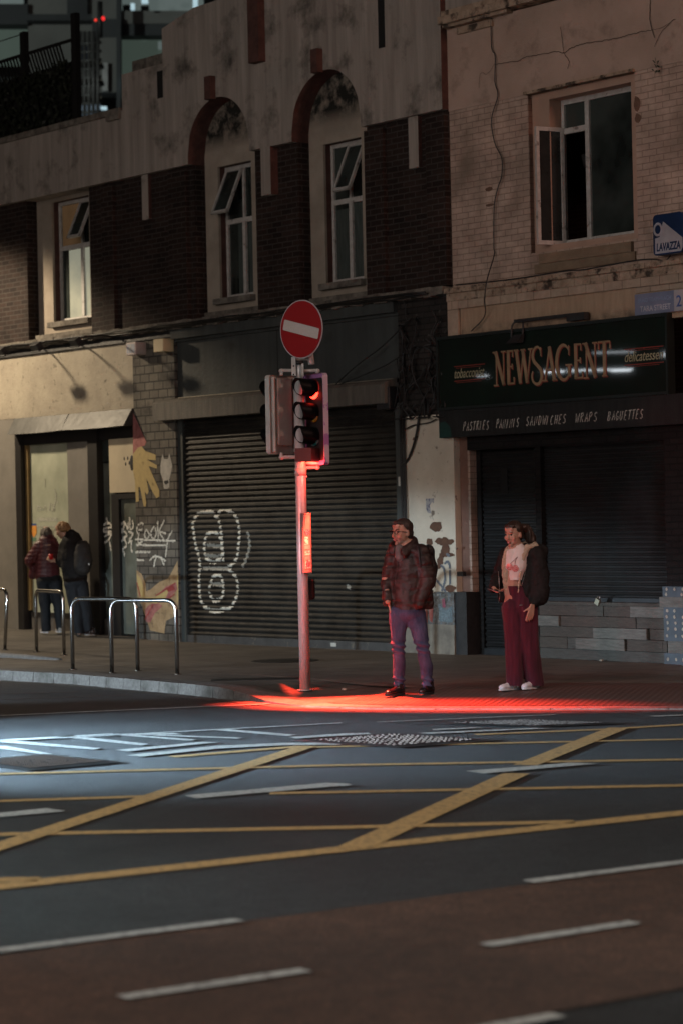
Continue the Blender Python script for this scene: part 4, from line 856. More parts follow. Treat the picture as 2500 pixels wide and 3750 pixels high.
for wd, s0, s1, z0 in (('PASTRIES',.94,1.43,2.845),('PANINIS',1.55,1.98,2.85),('SANDWICHES',2.09,2.80,2.858),('WRAPS',2.95,3.33,2.862),('BAGUETTES',3.49,4.08,2.858)):
    hd = MB(); cwid = (s1-s0)/len(wd); h = .108
    for i, ch in enumerate(wd):
        jx, jz = random.uniform(-.004,.004), random.uniform(-.005,.005)
        for stq in HAND[ch]: ribbon(hd, [(s0+i*cwid+a*cwid*.95+.018*b_+jx, z0+b_*h+jz) for a, b_ in stq], .0115, lambda a, b_: (a, -.1025, b_))
    pst(hd.build('lettering', CHALK))
# little sign lamp bracket over the big sign
sl = thing('sign_lamp', 'black swan-neck lamp bar above the NEWSAGENT sign', 'lamp', mat=FM@Matrix.Translation((1.93,-.1,4.05)))
b_ = MB(); b_.box(0,1.05,-.02,.02,.085,.125); b_.box(.95,1.25,-.05,.03,.03,.12); b_.build('bar', BLK, sl)
b_ = MB(); b_.tube(smooth_pts([(.02,0,.1),(-.02,-.03,.05),(-.02,-.05,-.10)], 3), .012, 6); b_.tube(smooth_pts([(.14,0,.1),(.18,-.03,.05),(.18,-.05,-.10)], 3), .014, 6); b_.build('arm', BLK, sl)
b_ = MB(); b_.hexa([(-.05,-.12,-.17),(.17,-.12,-.17),(.17,-.03,-.17),(-.05,-.03,-.17),(.06,-.08,-.07),(.20,-.08,-.07),(.20,-.03,-.07),(.06,-.03,-.07)]); b_.build('lamp_head', BLK, sl)
# street name plate
ts = thing('street_sign', 'blue street name plate reading TARA STREET under the cornice', 'sign', mat=FM@Matrix.Translation((3.96,-.08,4.065)))
b_ = MB(); b_.box(0,.78,-.012,0,0,.245); b_.build('plate', M('faded blue plate', (.19,.22,.31), .5, col2=(.15,.175,.26), ns=5), ts)
b_ = MB(); b_.box(.625,.78,-.016,-.0125,.0,.245); b_.build('postal_panel', M('pale plate panel', (.42,.40,.42), .5), ts)
PWH = M('plate white', (.50,.50,.55), .5)
wall_text('SRÁID TEAMHRACH', .055, .145, .52, .06, .0125, M('plate faint', (.24,.31,.46), .5), ts)
wall_text('TARA STREET', .085, .035, .48, .065, .0125, PWH, ts, offset=.008)
wall_text('2', .66, .05, .08, .13, .0165, M('plate blue', (.05,.10,.3), .5), ts, offset=.01)
# coffee brand sign
lv = thing('projecting_sign', 'small blue and white LAVAZZA box sign on the cream wall', 'sign', mat=FM@Matrix.Translation((4.34,-.02,4.72)))
def rrect(x0, x1, y0, y1, r_, n=5):
    out = []
    for cx, cy, a0 in ((x1-r_,y0+r_,-90),(x1-r_,y1-r_,0),(x0+r_,y1-r_,90),(x0+r_,y0+r_,180)):
        out += [(cx+r_*math.cos(math.radians(a0+90*i/n)), cy+r_*math.sin(math.radians(a0+90*i/n))) for i in range(n+1)]
    return out
R_ = rrect(0,.46,0,.47,.05); b_ = MB(); b_.face([(x,-.14,z) for x, z in R_]); b_.face([(x,0,z) for x, z in R_][::-1])
for i in range(len(R_)): p, q_ = R_[i], R_[(i+1) % len(R_)]; b_.face([(p[0],0,p[1]),(q_[0],0,q_[1]),(q_[0],-.14,q_[1]),(p[0],-.14,p[1])])
b_.build('sign_box', M('navy sign face', (.010,.028,.085), .3, ns=4), lv)
b_ = MB(); b_.face([(x,-.1425,z) for x, z in ((.03,.02),(.43,.02),(.457,.06),(.457,.17),(.16,.385),(.135,.30),(.10,.21),(.03,.20))]); b_.face([(.078+.072*math.cos(a),-.1435,.30+.080*math.sin(a)) for a in [i*math.pi/10 for i in range(20)]]); b_.build('sign_field', M('pale sign field', (.42,.40,.42), .35, ns=4), lv)
b_ = MB(); b_.face([(.078+.044*math.cos(a),-.1445,.30+.052*math.sin(a)) for a in [i*math.pi/8 for i in range(16)]]); b_.build('logo', MATS['navy sign face'], lv)
wall_text('LAVAZZA', .055, .045, .37, .095, .1455, MATS['navy sign face'], lv, shear=.1, offset=.03)
cb = MB(); cb.tube(smooth_pts([(4.5,-.05,4.72),(4.42,-.06,4.66),(4.3,-.1,4.69),(4.0,-.15,4.70),(3.2,-.16,4.67),(2.9,-.15,4.685),(2.0,-.15,4.67),(.9,-.14,4.69)], 6), .009, 5)
onfac(cb, 'power_cable', MATS['black cable'], 'thin dark cable lying along the top of the cream cornice', 'cable')
cb = MB(); pts = [c3(*p) for p in ((375,35),(345,90),(345,300),(368,360),(366,520),(385,610),(345,760),(365,910),(410,1010),(410,1120),(385,1200),(362,1320),(360,1568))]+[c7(*p) for p in ((362,60),(365,220),(350,340),(300,450),(215,545))]
P_ = [];
for i, p in enumerate(pts): o_w = .025 if i < 14 else .10; s, z = F(*p, o_w); P_.append((s, -o_w-(.13 if i in (14,15) else 0), z))
cb.tube(smooth_pts(P_, 5), .0075, 5); onfac(cb, 'hanging_cable', MATS['black cable'], 'thin loose cable wandering down the cream upper wall', 'cable')
ck = MB(); CRK = M('crack', (.12,.085,.065), .9)
def crack(pts, w): ribbon(ck, [(s+.006*noise.noise(Vector((s*30, z*30, 0))), z+.012*noise.noise(Vector((s*25, z*25, 5)))) for s, z in smooth_pts([F(*c3(*p), 0) for p in pts], 9)], w*.6, lambda a, b_: (a, -.0-(.0025 if b_ > 6.935 else -.01), b_))
crack([(365,410),(510,390),(560,365),(640,350),(760,330),(805,338),(850,310),(930,280),(1050,260),(1180,235),(1290,205),(1370,190)], .016)
crack([(1360,0),(1355,120),(1370,190),(1385,240)], .022); crack([(1385,300),(1420,220),(1470,160),(1520,120)], .012); crack([(805,338),(795,240),(785,170)], .012); crack([(805,338),(840,390),(830,440)], .014); crack([(1370,190),(1430,175),(1510,125)], .008); crack([(365,410),(320,470),(275,470),(265,560)], .009)
lb_(ck.build('crack', CRK, bB, norm=False))
cp = MB()
for s, z, a, b_ in ((1.39,5.86,.06,.03),(1.40,5.66,.07,.02),(3.96,6.55,.05,.10),(3.97,6.38,.05,.06)): sheet(cp, [(s+(x-s)*1.0, y) for x, y in blob_poly(s, z, a, b_, s*7)], -.015)
pB(cp, 'broken_brick', M('broken brick', (.16,.09,.06), .9, ns=20, bump=.6), norm=False)
pt = MB()
s, z = F(*c3(1415,430), 0)
for k in range(16):
    a = random.uniform(0, 6.28); l = random.uniform(.03,.08); p = Vector((s+random.uniform(-.02,.02), -.02-random.uniform(0,.05), z+random.uniform(-.07,.06))); d = Vector((math.cos(a)*l, -abs(math.sin(a))*.03, math.sin(a)*l))
    pt.face([p, p+d*.5+Vector((0,0,.012)), p+d, p+d*.5-Vector((0,0,.012))])
onfac(pt, 'weed', M('weed leaves', (.02,.03,.012), .7), 'small dark weed growing from the cream wall near the top right', 'plant')
# hanging pot inside the open window
hp = MB(); hp.tube([(2.68,.5,6.0),(2.68,.5,6.16)], [.07,.1], 12); hp.tube([(2.60,.5,6.16),(2.68,.5,6.42)], .004, 4); hp.tube([(2.76,.5,6.16),(2.68,.5,6.42)], .004, 4)
onfac(hp, 'hanging_pot', BLK, 'dark pot hanging inside the open upper window', 'plant pot')
# shop front
sf = MB(); sf.fb(.84,4.9,2.6,2.78,-.3,-.05); sf.fb(2.04,2.14,.0,2.6,-.3,-.08); sf.fb(4.27,9,.85,2.78,-.3,-.02); sf.fb(.84,.92,0,2.6,-.3,-.2); pB(sf, 'shopfront', BR('black brick', (.009,.008,.008), (.014,.012,.011), (.006,.006,.006), bump=.8))
lb_(shutter(.92, 2.04, .07, 2.62, -.24, .072, .02, 'door_shutter', SHTB, bB, 2)); lb_(shutter(2.14, 4.27, .74, 2.62, -.16, .0585, .016, 'window_shutter', SHTB, bB, 2))
sf = MB(); sf.fb(1.27,1.40,2.04,2.36,-.24,-.215); pB(sf, 'letter_slot', DARK)
sf = MB(); sf.fb(2.14,4.27,.66,.75,-.2,-.12); sf.fb(.92,2.04,-.02,.08,-.3,-.2); pB(sf, 'shutter_rail', M('dark rail', (.03,.033,.036), .45, metal=.4, ns=9))
sf = MB(); sf.hexa([(1.72,-.225,.2),(2.04,-.225,.2),(2.04,-.225,.2),(1.72,-.225,.2)][:2]+[(2.04,-.22,.2),(1.72,-.22,.2),(1.74,-.225,.86),(2.04,-.225,.86),(2.04,-.22,.86),(1.74,-.22,.86)]) if False else None
lb_(spray([[(1.78,.28+i*.036),(2.02,.28+i*.036)] for i in range(16)], .05, .012, lambda s, z: -.24+slat(z-.07, .072, .02)+.002, 'paint_patch', M('slate paint', (.07,.09,.11), .5, ns=14, col2=(.035,.045,.055)), bB, None, 0, .5, 1, .2))
# block plinth under the shutter, every slab set at its own depth
ROWS = [(.0,.13,[2.14,4.27]), (.13,.27,[2.14,2.62,2.80,3.62,4.20,4.27]), (.27,.40,[2.14,3.10,3.98,4.27]), (.40,.53,[2.14,2.52,3.78,4.27]), (.53,.66,[2.14,2.80,3.25,3.72,4.27])]
MS = [M('plinth board %s' % n, c, .8, col2=tuple(v*.62 for v in c), ns=5, streak=(1.2,9), bump=.5, bs=30) for n, c in (('grey', (.078,.080,.072)), ('brown', (.078,.070,.058)), ('pale', (.155,.155,.138)), ('rust', (.080,.062,.050)))]
pick = {(1,2):2, (2,1):2, (3,0):2, (4,3):2, (4,1):1, (4,2):3, (3,1):3, (0,0):0, (1,0):1, (1,1):0, (2,0):1, (2,2):1, (3,2):1, (1,3):1, (1,4):1, (4,0):3}
random.seed(3)
for j, (z0, z1, xs_) in enumerate(ROWS):
    for i, (a, b_) in enumerate(zip(xs_, xs_[1:])):
        k = pick.get((j, i), 0); o = MB(); o.fb(a+.002, b_-.002, z0+.002, z1-.002, -.2, .0+(.035 if k == 2 else random.uniform(-.012,.006))); pB(o, 'plinth_board', MS[k], bevel=.003)
o = MB(); o.fb(.92,2.14,0,.0,-.2,-.1) if False else None
o = MB(); o.fb(2.10,4.9,.66,.70,-.2,.02); pB(o, 'plinth_cap', MS[1])
# blue panel with painted spots at the right edge
bp = MB(); bp.fb(4.27,5.6,.0,.13,-.1,.05); bp.fb(4.27,5.6,.27,.66,-.1,.045); bp.fb(4.26,5.6,.78,.90,-.1,.045); pB(bp, 'blue_panel', M('blue slate panel', (.055,.08,.105), .5, col2=(.035,.052,.07), ns=8))
bp = MB(); bp.fb(4.22,5.6,.66,.78,-.1,.06); bp.fb(4.30,5.6,.13,.27,-.1,.02); pB(bp, 'pale_block', MS[2])
bp = MB()
for x in (4.33, 4.45, 4.57, 4.69, 4.81):
    for z in (.06, .33, .41, .48, .55, .62, .81, .87):
        if random.random() < .93:
            c_ = blob_poly(x+random.uniform(-.01,.01), z, .018, .02, x*9+z*5); bp.face([(a, -.052-(.002 if z < .1 else 0), b_) for a, b_ in c_])
pB(bp, 'painted_spots', M('cream spots', (.42,.38,.31), .7, col2=(.28,.25,.2), ns=30), norm=False)
def padlock(s, z, off, lab):
    t = thing('padlock', lab, 'padlock', mat=FM@Matrix.Translation((s, -off, z))@Matrix.Rotation(.5, 4, 'Y'), group='padlocks on the newsagent shutters')
    o = MB(); o.box(-.035,.035,-.015,.015,-.04,.035); o.build('lock_body', M('pale brass', (.5,.47,.35), .35, metal=.7, ns=9), t, bevel=.005)
    o = MB(); o.tube([(.022*math.cos(a), 0, .035+.035*math.sin(a)) for a in [i*math.pi/8 for i in range(9)]], .007, 6); o.build('shackle', M('lock steel', (.6,.6,.6), .2, metal=1), t)
padlock(1.85,.14,-.13,'pale padlock low on the door shutter beside the woman'); s, z = F(2186, 2203, .03); padlock(s, z, .03, 'pale padlock on the rail above the block plinth')
s, z = F(*cm(800,1650), .02); o = MB(); o.fb(s-.06,s+.06,z-.03,z+.03,0,.06); onfac(o, 'door_bolt', BLK, 'black bolt on the rose jamb beside the door shutter', 'bolt', bevel=.008)

# ------------------------------------------------------------------ roof terrace fence and the office block behind
ft = thing('terrace_fence', 'black ivy-covered fence with open trellis top on the roof at the upper left', 'fence', mat=FM@Matrix.Translation((-14, 3.0, 8.6)))
def ff(px, py): s, z = F(*c1(px, py), -3); return (s+14, z-8.6)
TIM = M('black weathered timber', (.010,.009,.008), .9, ns=5)
tr = MB()
for (x, y0, y1) in ((155,205,760),(480,85,770)):
    s, zt = ff(x, y0); tr.box(s-.075, s+.075, -.05, .05, -.6, zt)
tr.build('fence_post', TIM, ft)
p0, p1 = ff(0, 405), ff(465, 262); tr = MB()
tr.hexa([(p0[0]-2,-.02,p0[1]-.0),(p1[0],-.02,p1[1]),(p1[0],.02,p1[1]),(p0[0]-2,.02,p0[1]),(p0[0]-2,-.02,p0[1]+.05),(p1[0],-.02,p1[1]+.05),(p1[0],.02,p1[1]+.05),(p0[0]-2,.02,p0[1]+.05)])
x = p0[0]-2
while x < p1[0]-.1:
    tr.hexa([(x,-.01,p0[1]-.55),(x+.04,-.01,p0[1]-.55),(x+.04,.01,p0[1]-.55),(x,.01,p0[1]-.55)]+[(x-.28,-.01,p0[1]+.02),(x-.24,-.01,p0[1]+.02),(x-.24,.01,p0[1]+.02),(x-.28,.01,p0[1]+.02)]); x += .105
tr.build('trellis', TIM, ft)
tr = MB(); tr.box(p0[0]-2, p1[0], -.02, .02, -.6, p0[1]-.36); tr.build('fence_board', TIM, ft)
wi = MB(); wi.tube([(*ff(0,265)[:1], 0, ff(0,265)[1]), (ff(150,215)[0], 0, ff(150,215)[1])], .01, 4); wi.build('wire', TIM, ft)
iv = MB(); random.seed(5)
for k in range(3000):
    x = random.uniform(p0[0]-2, p1[0]+.05); hmax = p0[1]-.10-.25*abs(noise.noise(Vector((x*2.2, 0, 0))))-.22; z = -.5+(hmax+.5)*random.random()**.7; r_ = random.uniform(.03,.06); a = random.uniform(0,6.28)
    c = Vector((x, -.03-random.random()*.16, z)); u_ = Vector((math.cos(a), random.uniform(-.6,.6), math.sin(a))).normalized()*r_; v_ = u_.cross(Vector((random.uniform(-.5,.5),-1,random.uniform(-.5,.5)))).normalized()*r_*.6
    iv.face([c-u_, c+v_, c+u_, c-v_])
iv.build('ivy', M('ivy leaves', (.020,.026,.012), .6, col2=(.010,.013,.007), ns=4), ft, norm=False)
# roof deck carrying the fence
rd = MB(); rd.fb(-18,.6,7.7,7.95,-9,-.36); rd.build('roof', M('felt roof', (.04,.04,.042), .9, ns=3), bA)
rd = MB(); rd.fb(-18,.6,-.1,7.7,-9,-8.7); rd.fb(-18.2,-18,-.1,7.95,-9,0); rd.build('rear_wall', BRICK, bA)
# office block
YO = 95.
def ob(x, y, Y=YO): return at(*c1(x, y), Y)
of = thing('office_block', 'pale concrete office block with lit greenish windows far behind the roofs', 'building', Vector((ob(400, 1500).x, YO, 0)))
CON = M('pale concrete', (.20,.20,.19), .8, col2=(.13,.13,.125), ns=.25); DCON = M('dark slab edge', (.06,.065,.07), .8, ns=.3)
GLI = M('dim green office glass', (.05,.07,.06), .3, col2=(.02,.03,.03), ns=.3, emit=(.16,.22,.18), es=.22); BLI = M('bright office light', (.1,.1,.1), .4, col2=(.05,.05,.05), ns=1.5, emit=(.45,.58,.55), es=.17); BLS = M('glaring lamp', (.5,.5,.5), .4, emit=(.55,.8,.9), es=.6)
def panel(x0, y0, x1, y1, Y, name, mat, dep=.6, tilt=0):
    a, b_, c, d = ob(x0, y1, Y), ob(x1, y1-tilt, Y), ob(x1, y0-tilt, Y), ob(x0, y0, Y); o = MB(); k = Vector((0, dep, 0))
    o.hexa([v-of.location for v in (a, b_, b_+k, a+k, d, c, c+k, d+k)]); return o.build(name, mat, of)
panel(-600, -300, 2900, 1700, YO+6, 'rear_mass', DCON, 1)
panel(-600, 25, 180, 155, YO, 'slab_edge', DCON, 2); panel(-600, -60, 150, 52, YO+.8, 'window_band', BLI, .2); panel(-600, 155, 175, 420, YO+1, 'window_band', GLI, .2)
panel(180, -200, 600, 620, YO+.4, 'concrete_core', CON, 2); panel(170, 90, 600, 130, YO-.4, 'ledge', DCON, 1); panel(430, -200, 560, 90, YO, 'dark_recess', DCON, .5)
panel(630, 240, 758, 590, YO-1.5, 'column', CON, 1.2); panel(655, 400, 690, 580, YO-1.8, 'column_lit_edge', M('pale lit edge', (.5,.5,.5), .7), .2)  # lit edge of the column put in as a paler colour
panel(590, -200, 760, 190, YO-.9, 'column', CON, 1.2); panel(590, 120, 770, 240, YO-1.0, 'dark_recess', DCON, .6)
panel(770, 68, 1300, 150, YO-.5, 'concrete_band', CON, 2); panel(770, 150, 1300, 225, YO-.4, 'slab_edge', DCON, 2); panel(770, 225, 1150, 620, YO+.5, 'window_band', GLI, .2); panel(770, -300, 1300, 68, YO+.5, 'window_band', BLI, .2)
panel(745, -200, 772, 700, YO-2, 'mast', DCON, .5); panel(900, 35, 950, 70, YO, 'dark_recess', DCON, .3); panel(785, 30, 840, 68, YO, 'dark_recess', DCON, .3)
for x0, y0, x1, y1 in ((905,-10,945,18),(835,20,860,60),(1232,-20,1262,75),(645,678,682,698),(788,505,812,568),(1010,265,1070,310)): panel(x0, y0, x1, y1, YO-2.2, 'lit_lamp', BLS if x0 != 1010 else BLI, .2)
panel(520, 615, 640, 730, YO-1.6, 'lit_window', M('pale blue lit window', (.1,.12,.14), .5, ns=2.5, emit=(.30,.42,.55), es=.28, col2=(.05,.05,.05)), .2)
panel(500, 270, 605, 292, YO-1.7, 'ledge', CON, .3); panel(500, 292, 560, 415, YO-1.6, 'dark_recess', M('navy hoarding', (.01,.02,.05), .7), .3)
sca = thing('scaffolding', 'thin dark scaffolding against the office block beside the trellis fence', 'scaffolding', Vector((ob(575, 1500, 88).x, 88, 0)))
o = MB()
for i in range(5): a, b_ = ob(515+i*28, 800, 88)-sca.location, ob(515+i*28, 200, 88)-sca.location; o.tube([a, b_], .07, 5)
for j in range(9): a, b_ = ob(505, 280+j*55, 88)-sca.location, ob(650, 270+j*55, 88)-sca.location; o.tube([a, b_], .06, 5)
o.build('scaffold_tubes', M('scaffold steel', (.12,.12,.12), .5, metal=.5), sca)
o = MB()
for j in (2, 4, 6): a, b_ = ob(505, 290+j*55, 88)-sca.location, ob(650, 280+j*55, 88)-sca.location; o.hexa([a+Vector((0,0,-.1)),b_+Vector((0,0,-.1)),b_+Vector((0,1,-.1)),a+Vector((0,1,-.1)),a,b_,b_+Vector((0,1,0)),a+Vector((0,1,0))])
o.build('deck', M('scaffold board', (.12,.11,.09), .8), sca)
cr_ = thing('mast_light', 'distant mast with stacked red and white warning lights at the top left', 'light', ob(640, 240, 86))
o = MB(); o.tube([Vector((0,0,0)), ob(640, 10, 86)-cr_.location], .1, 6); o.build('mast', BLK, cr_)
for (x, y), col, r_ in (((640,22),(.5,.6,.7),.06), ((640,62),(1,.35,.05),.05), ((640,92),(1,.12,.04),.05), ((612,128),(1,.05,.03),.05), ((640,124),(1,.04,.03),.06), ((658,118),(1,.03,.03),.08)):
    o = MB(); o.ell(ob(x, y, 86)-cr_.location, (r_, r_, r_), seg=10, ring=6); o.build('lamp', M('mast lamp %d %d' % (x, y), (.1,.02,.02), .5, emit=col, es=1.1), cr_)

# ------------------------------------------------------------------ cycle stands
STEEL = M('brushed stainless steel', (.55,.54,.51), .22, metal=1, col2=(.42,.41,.39), ns=4, streak=(60,2))
def stand(pa, pb, lab, h=.86, lean=0):
    a, b_ = ground(*D(*pa)), ground(*D(*pb)); t = thing('cycle_stand', lab, 'bike rack', a, 'steel hoop cycle stands')
    d = (b_-a); u_ = d.normalized(); R = .13; pts = [Vector((0,0,-.02)), Vector((0,0,h-R))]
    L_ = d.length; zb = b_.z-a.z
    pts += [u_*(R-R*math.cos(q_))+Vector((0,0,h-R+R*math.sin(q_))) for q_ in [math.pi/2*i/6 for i in range(1, 7)]]
    pts += [u_*(L_-R+R*math.sin(q_))+Vector((0,0,h-R+R*math.cos(q_)+zb*0)) for q_ in [math.pi/2*i/6 for i in range(0, 7)]]
    pts += [u_*L_+Vector((0,0,zb-.02))]
    o = MB(); o.tube([p+Vector((lean*p.z, 0, 0)) for p in pts], .025, 12); o.build('hoop', STEEL, t)
    o = MB()
    for c in (Vector((0,0,0)), d): o.tube([c+Vector((0,0,.0)), c+Vector((0,0,.008))], .05, 14)
    o.build('foot_plate', STEEL, t)
stand((85,1498), (148,1505), 'short-looking stainless hoop in front of the two people at the shop window')
stand((168,1538), (317,1541), 'long stainless hoop partly behind the nearest hoop')
stand((258,1546), (408,1549), 'nearest stainless hoop, rightmost of the row on the pavement')
stand((12,1493), (-75,1486), 'leaning stainless hoop cut off by the left edge', lean=.06)

# ------------------------------------------------------------------ traffic signal
PB = ground(*D(701, 1586)); PYD = PB.y
sig = thing('traffic_signal', 'galvanised signal pole with two three-lamp heads, lit red', 'traffic light', PB)
def sp(x, y, Y=None): return at(900+x/3.36, 1050+y/3.36, Y or PYD)-sig.location
GALV = M('galvanised steel', (.58,.58,.57), .38, metal=.25, col2=(.44,.44,.43), ns=5, streak=(20,3), bump=.12, bs=30); BRKT = M('pale bracket paint', (.50,.47,.44), .45, col2=(.38,.36,.33), ns=8)
HOUS = M('signal back grey', (.44,.40,.36), .5, col2=(.34,.31,.28), ns=5); VIS = M('glossy black visor', (.004,.004,.004), .45, spec=.10, ns=9); MATTE = M('matt black backboard', (.010,.010,.010), .6, ns=9)
zt = sp(670, 1105).z
o = MB(); o.tube([(0,0,0), (0,0,sp(670,1130).z)], .057, 28); o.build('pole', GALV, sig)
o = MB(); o.tube([(0,0,.0), (0,0,.012)], .085, 24); o.build('base_flange', GALV, sig)
o = MB(); o.tube([(.01,-.02,sp(670,1130).z-.05), (.01,-.02,sp(670,925).z)], .034, 16); o.build('sign_post', GALV, sig)
o = MB(); o.tube([(.005,-.02,sp(670,960).z), (.005,-.02,sp(670,915).z)], .05, 18); o.build('post_cap', MATTE, sig)
o = MB(); a = sp(590, 985, PYD-.06); o.box(a.x-.022, a.x+.022, a.y-.012, a.y+.012, sp(590,1100).z, sp(590,870).z); a = sp(700,1000,PYD-.05); o.box(a.x-.012,a.x+.012,a.y-.02,a.y+.02,sp(700,1110).z,sp(700,950).z); o.build('bracket', BRKT, sig)
o = MB()
for x, y in ((590,975),(590,1080),(722,985),(722,1075)): c = sp(x, y, PYD-.075); o.ell(c, (.009,.009,.009), seg=8, ring=6)
o.build('bolt', MATTE, sig)
EM_RED = M('lit red lens', (.2,.005,.003), .4, emit=(1,.03,.015), es=9)
def head(cx, y0, y1, yaw, lit, Y, name='signal_head', back=False):
    """yaw: direction the lamps face, degrees from the -y axis towards -x"""
    a = math.radians(yaw); f = Vector((-math.sin(a), -math.cos(a), 0)); r_ = Vector((math.cos(a), -math.sin(a), 0))     # facing, board width axis
    top_, bt2 = sp(cx, y0, Y), sp(cx, y1, Y); c = (top_+bt2)/2; h = top_.z-bt2.z
    M_ = Matrix(((r_.x, -f.x, 0, c.x), (r_.y, -f.y, 0, c.y), (0, 0, 1, c.z), (0, 0, 0, 1)))   # local x across, -y forward
    q = lambda mb: [v.__setattr__('co', M_@v.co) for v in mb.bm.verts]
    o = MB(); w_ = .225; P_ = rrect(-w_, w_, -h/2, h/2, .04)
    o.face([(x, -.004, z) for x, z in P_]); o.face([(x, .012, z) for x, z in P_][::-1])
    for i in range(len(P_)): p, s_ = P_[i], P_[(i+1) % len(P_)]; o.face([(p[0],.012,p[1]),(s_[0],.012,s_[1]),(s_[0],-.004,s_[1]),(p[0],-.004,p[1])])
    q(o); hd_ = o.build(name, HOUS if back else MATTE, sig)
    o = MB()      # white reflective border with its folded edge
    P2 = rrect(-w_+.045, w_-.045, -h/2+.045, h/2-.045, .03)
    for i in range(len(P_)): o.face([(P_[i][0],-.0075,P_[i][1]),(P_[(i+1)%len(P_)][0],-.0075,P_[(i+1)%len(P_)][1]),(P2[(i+1)%len(P_)][0],-.0075,P2[(i+1)%len(P_)][1]),(P2[i][0],-.0075,P2[i][1])])
    for i in range(len(P_)): p, s_ = P_[i], P_[(i+1) % len(P_)]; o.face([(p[0]*1.01,.03,p[1]*1.005),(s_[0]*1.01,.03,s_[1]*1.005),(s_[0]*1.01,-.03,s_[1]*1.005),(p[0]*1.01,-.03,p[1]*1.005)])
    q(o); o.build('board_border', BRKT if back else M('striped reflective border', (.46,.36,.42), .4, col2=(.28,.13,.30), ns=4, lo=.47, hi=.5), hd_)
    o = MB(); o.box(-.12,.12,.012,.05 if back else .09,-h/2+.09,h/2-.03)
    if back: o.box(-.19,-.165,.012,.07,-h/2+.02,h/2-.02); o.box(.17,.19,.012,.06,-h/2+.02,h/2-.02)
    q(o); o.build('lamp_housing', HOUS, hd_, bevel=.006)
    for k in range(3):
        zc = h/2-.165-k*.252; col = ((.30,.01,.01),(.25,.12,.01),(.01,.10,.10))[k]; V = MB(); R0 = .1; n = 28; L_ = .215; rows = []
        for j in range(7):
            t = j/6; ring = []
            for i in range(n+1):
                th = 2*math.pi*i/n-math.pi/2; up = (math.sin(th)+1)/2      # 1 at the top of the hood
                d = L_*(.78+.22*min(1, up*1.6)); ring.append(V.bm.verts.new((R0*.94*math.cos(th), -.008-d*t, zc+.012+.02*t+R0*.94*math.sin(th))))
            rows.append(ring)
        for A, B in zip(rows, rows[1:]):
            for i in range(n): f_ = V.bm.faces.new((A[i], A[i+1], B[i+1], B[i])); f_.smooth = True
        q(V); vo = V.build('visor', VIS, hd_); sm = vo.modifiers.new('thickness', 'SOLIDIFY'); sm.thickness = .003
        o = MB(); o.ell((0,-.016,zc-.012), (.086,.045,.088), seg=20, ring=10); q(o); o.build('lens', EM_RED if (k == 0 and lit) else M('dark lens %d' % k, col, .08, ns=9, spec=.8, coat=.5), hd_)
    return hd_, M_, f, r_, h
hd1, M1, f1, r1, h1 = head(857, 1075, 2195, 60, True, PYD-.02)
hd2, M2, f2, r2, h2 = head(440, 1095, 2060, 128, False, PYD+.10, back=True)
# curved lower lip of the board that catches the red lamp
o = MB(); c = sp(858, 2170, PYD-.03); o.ell(c, (.115,.06,.022), seg=20, ring=8); o.build('board_lip', BRKT, hd1)
for y, xs_ in ((1035,(440,880)), (2100,(440,)), (2225,(880,))):
    for x in xs_:
        o = MB(); c = sp(x, y); o.tube(smooth_pts([Vector((0,0,c.z)), Vector((c.x*.8, c.y*.8-.0, c.z+.004)), Vector((c.x, c.y, c.z)), Vector((c.x, c.y, c.z+(-.05 if y < 1500 else .05)))], 3), .018, 10); o.ell(Vector((c.x,c.y,c.z)), (.03,.03,.025), seg=10, ring=8); o.build('mounting_arm', BRKT, sig)
o = MB(); c = sp(700, 2290); o.tube([(0,0,c.z-.03),(0,0,c.z+.05)], .061, 24); o.build('pole_clamp', BRKT, sig)
# small hooded lamp box under the lenses; its red lamp shines down
bc = sp(757, 2070, PYD-.13); a = math.radians(30); Rb = Matrix.Translation(bc) @ Matrix.Rotation(-a, 4, 'Z')
o = MB(); wx, wy, hz = .098, .085, .072
for x0, x1, y0, y1, z0, z1 in ((-wx,wx,-wy,wy,hz-.008,hz),(-wx,-wx+.006,-wy,wy,-hz,hz-.008),(wx-.006,wx,-wy,wy,-hz,hz-.008),(-wx+.006,wx-.006,-wy,-wy+.006,-hz,hz-.008),(-wx+.006,wx-.006,wy-.006,wy,-hz,hz-.008)): o.box(x0,x1,y0,y1,z0,z1,Rb)
hb = o.build('lamp_hood', M('dark hood metal', (.022,.021,.020), .4, metal=.3, ns=9), sig)
o = MB(); o.box(-wx+.012,wx-.012,-wy+.012,wy-.012,-hz+.012,-hz+.022,Rb); o.build('red_lamp', M('lit red diffuser', (.2,.01,.01), .5, emit=(1,.07,.03), es=16), hb)
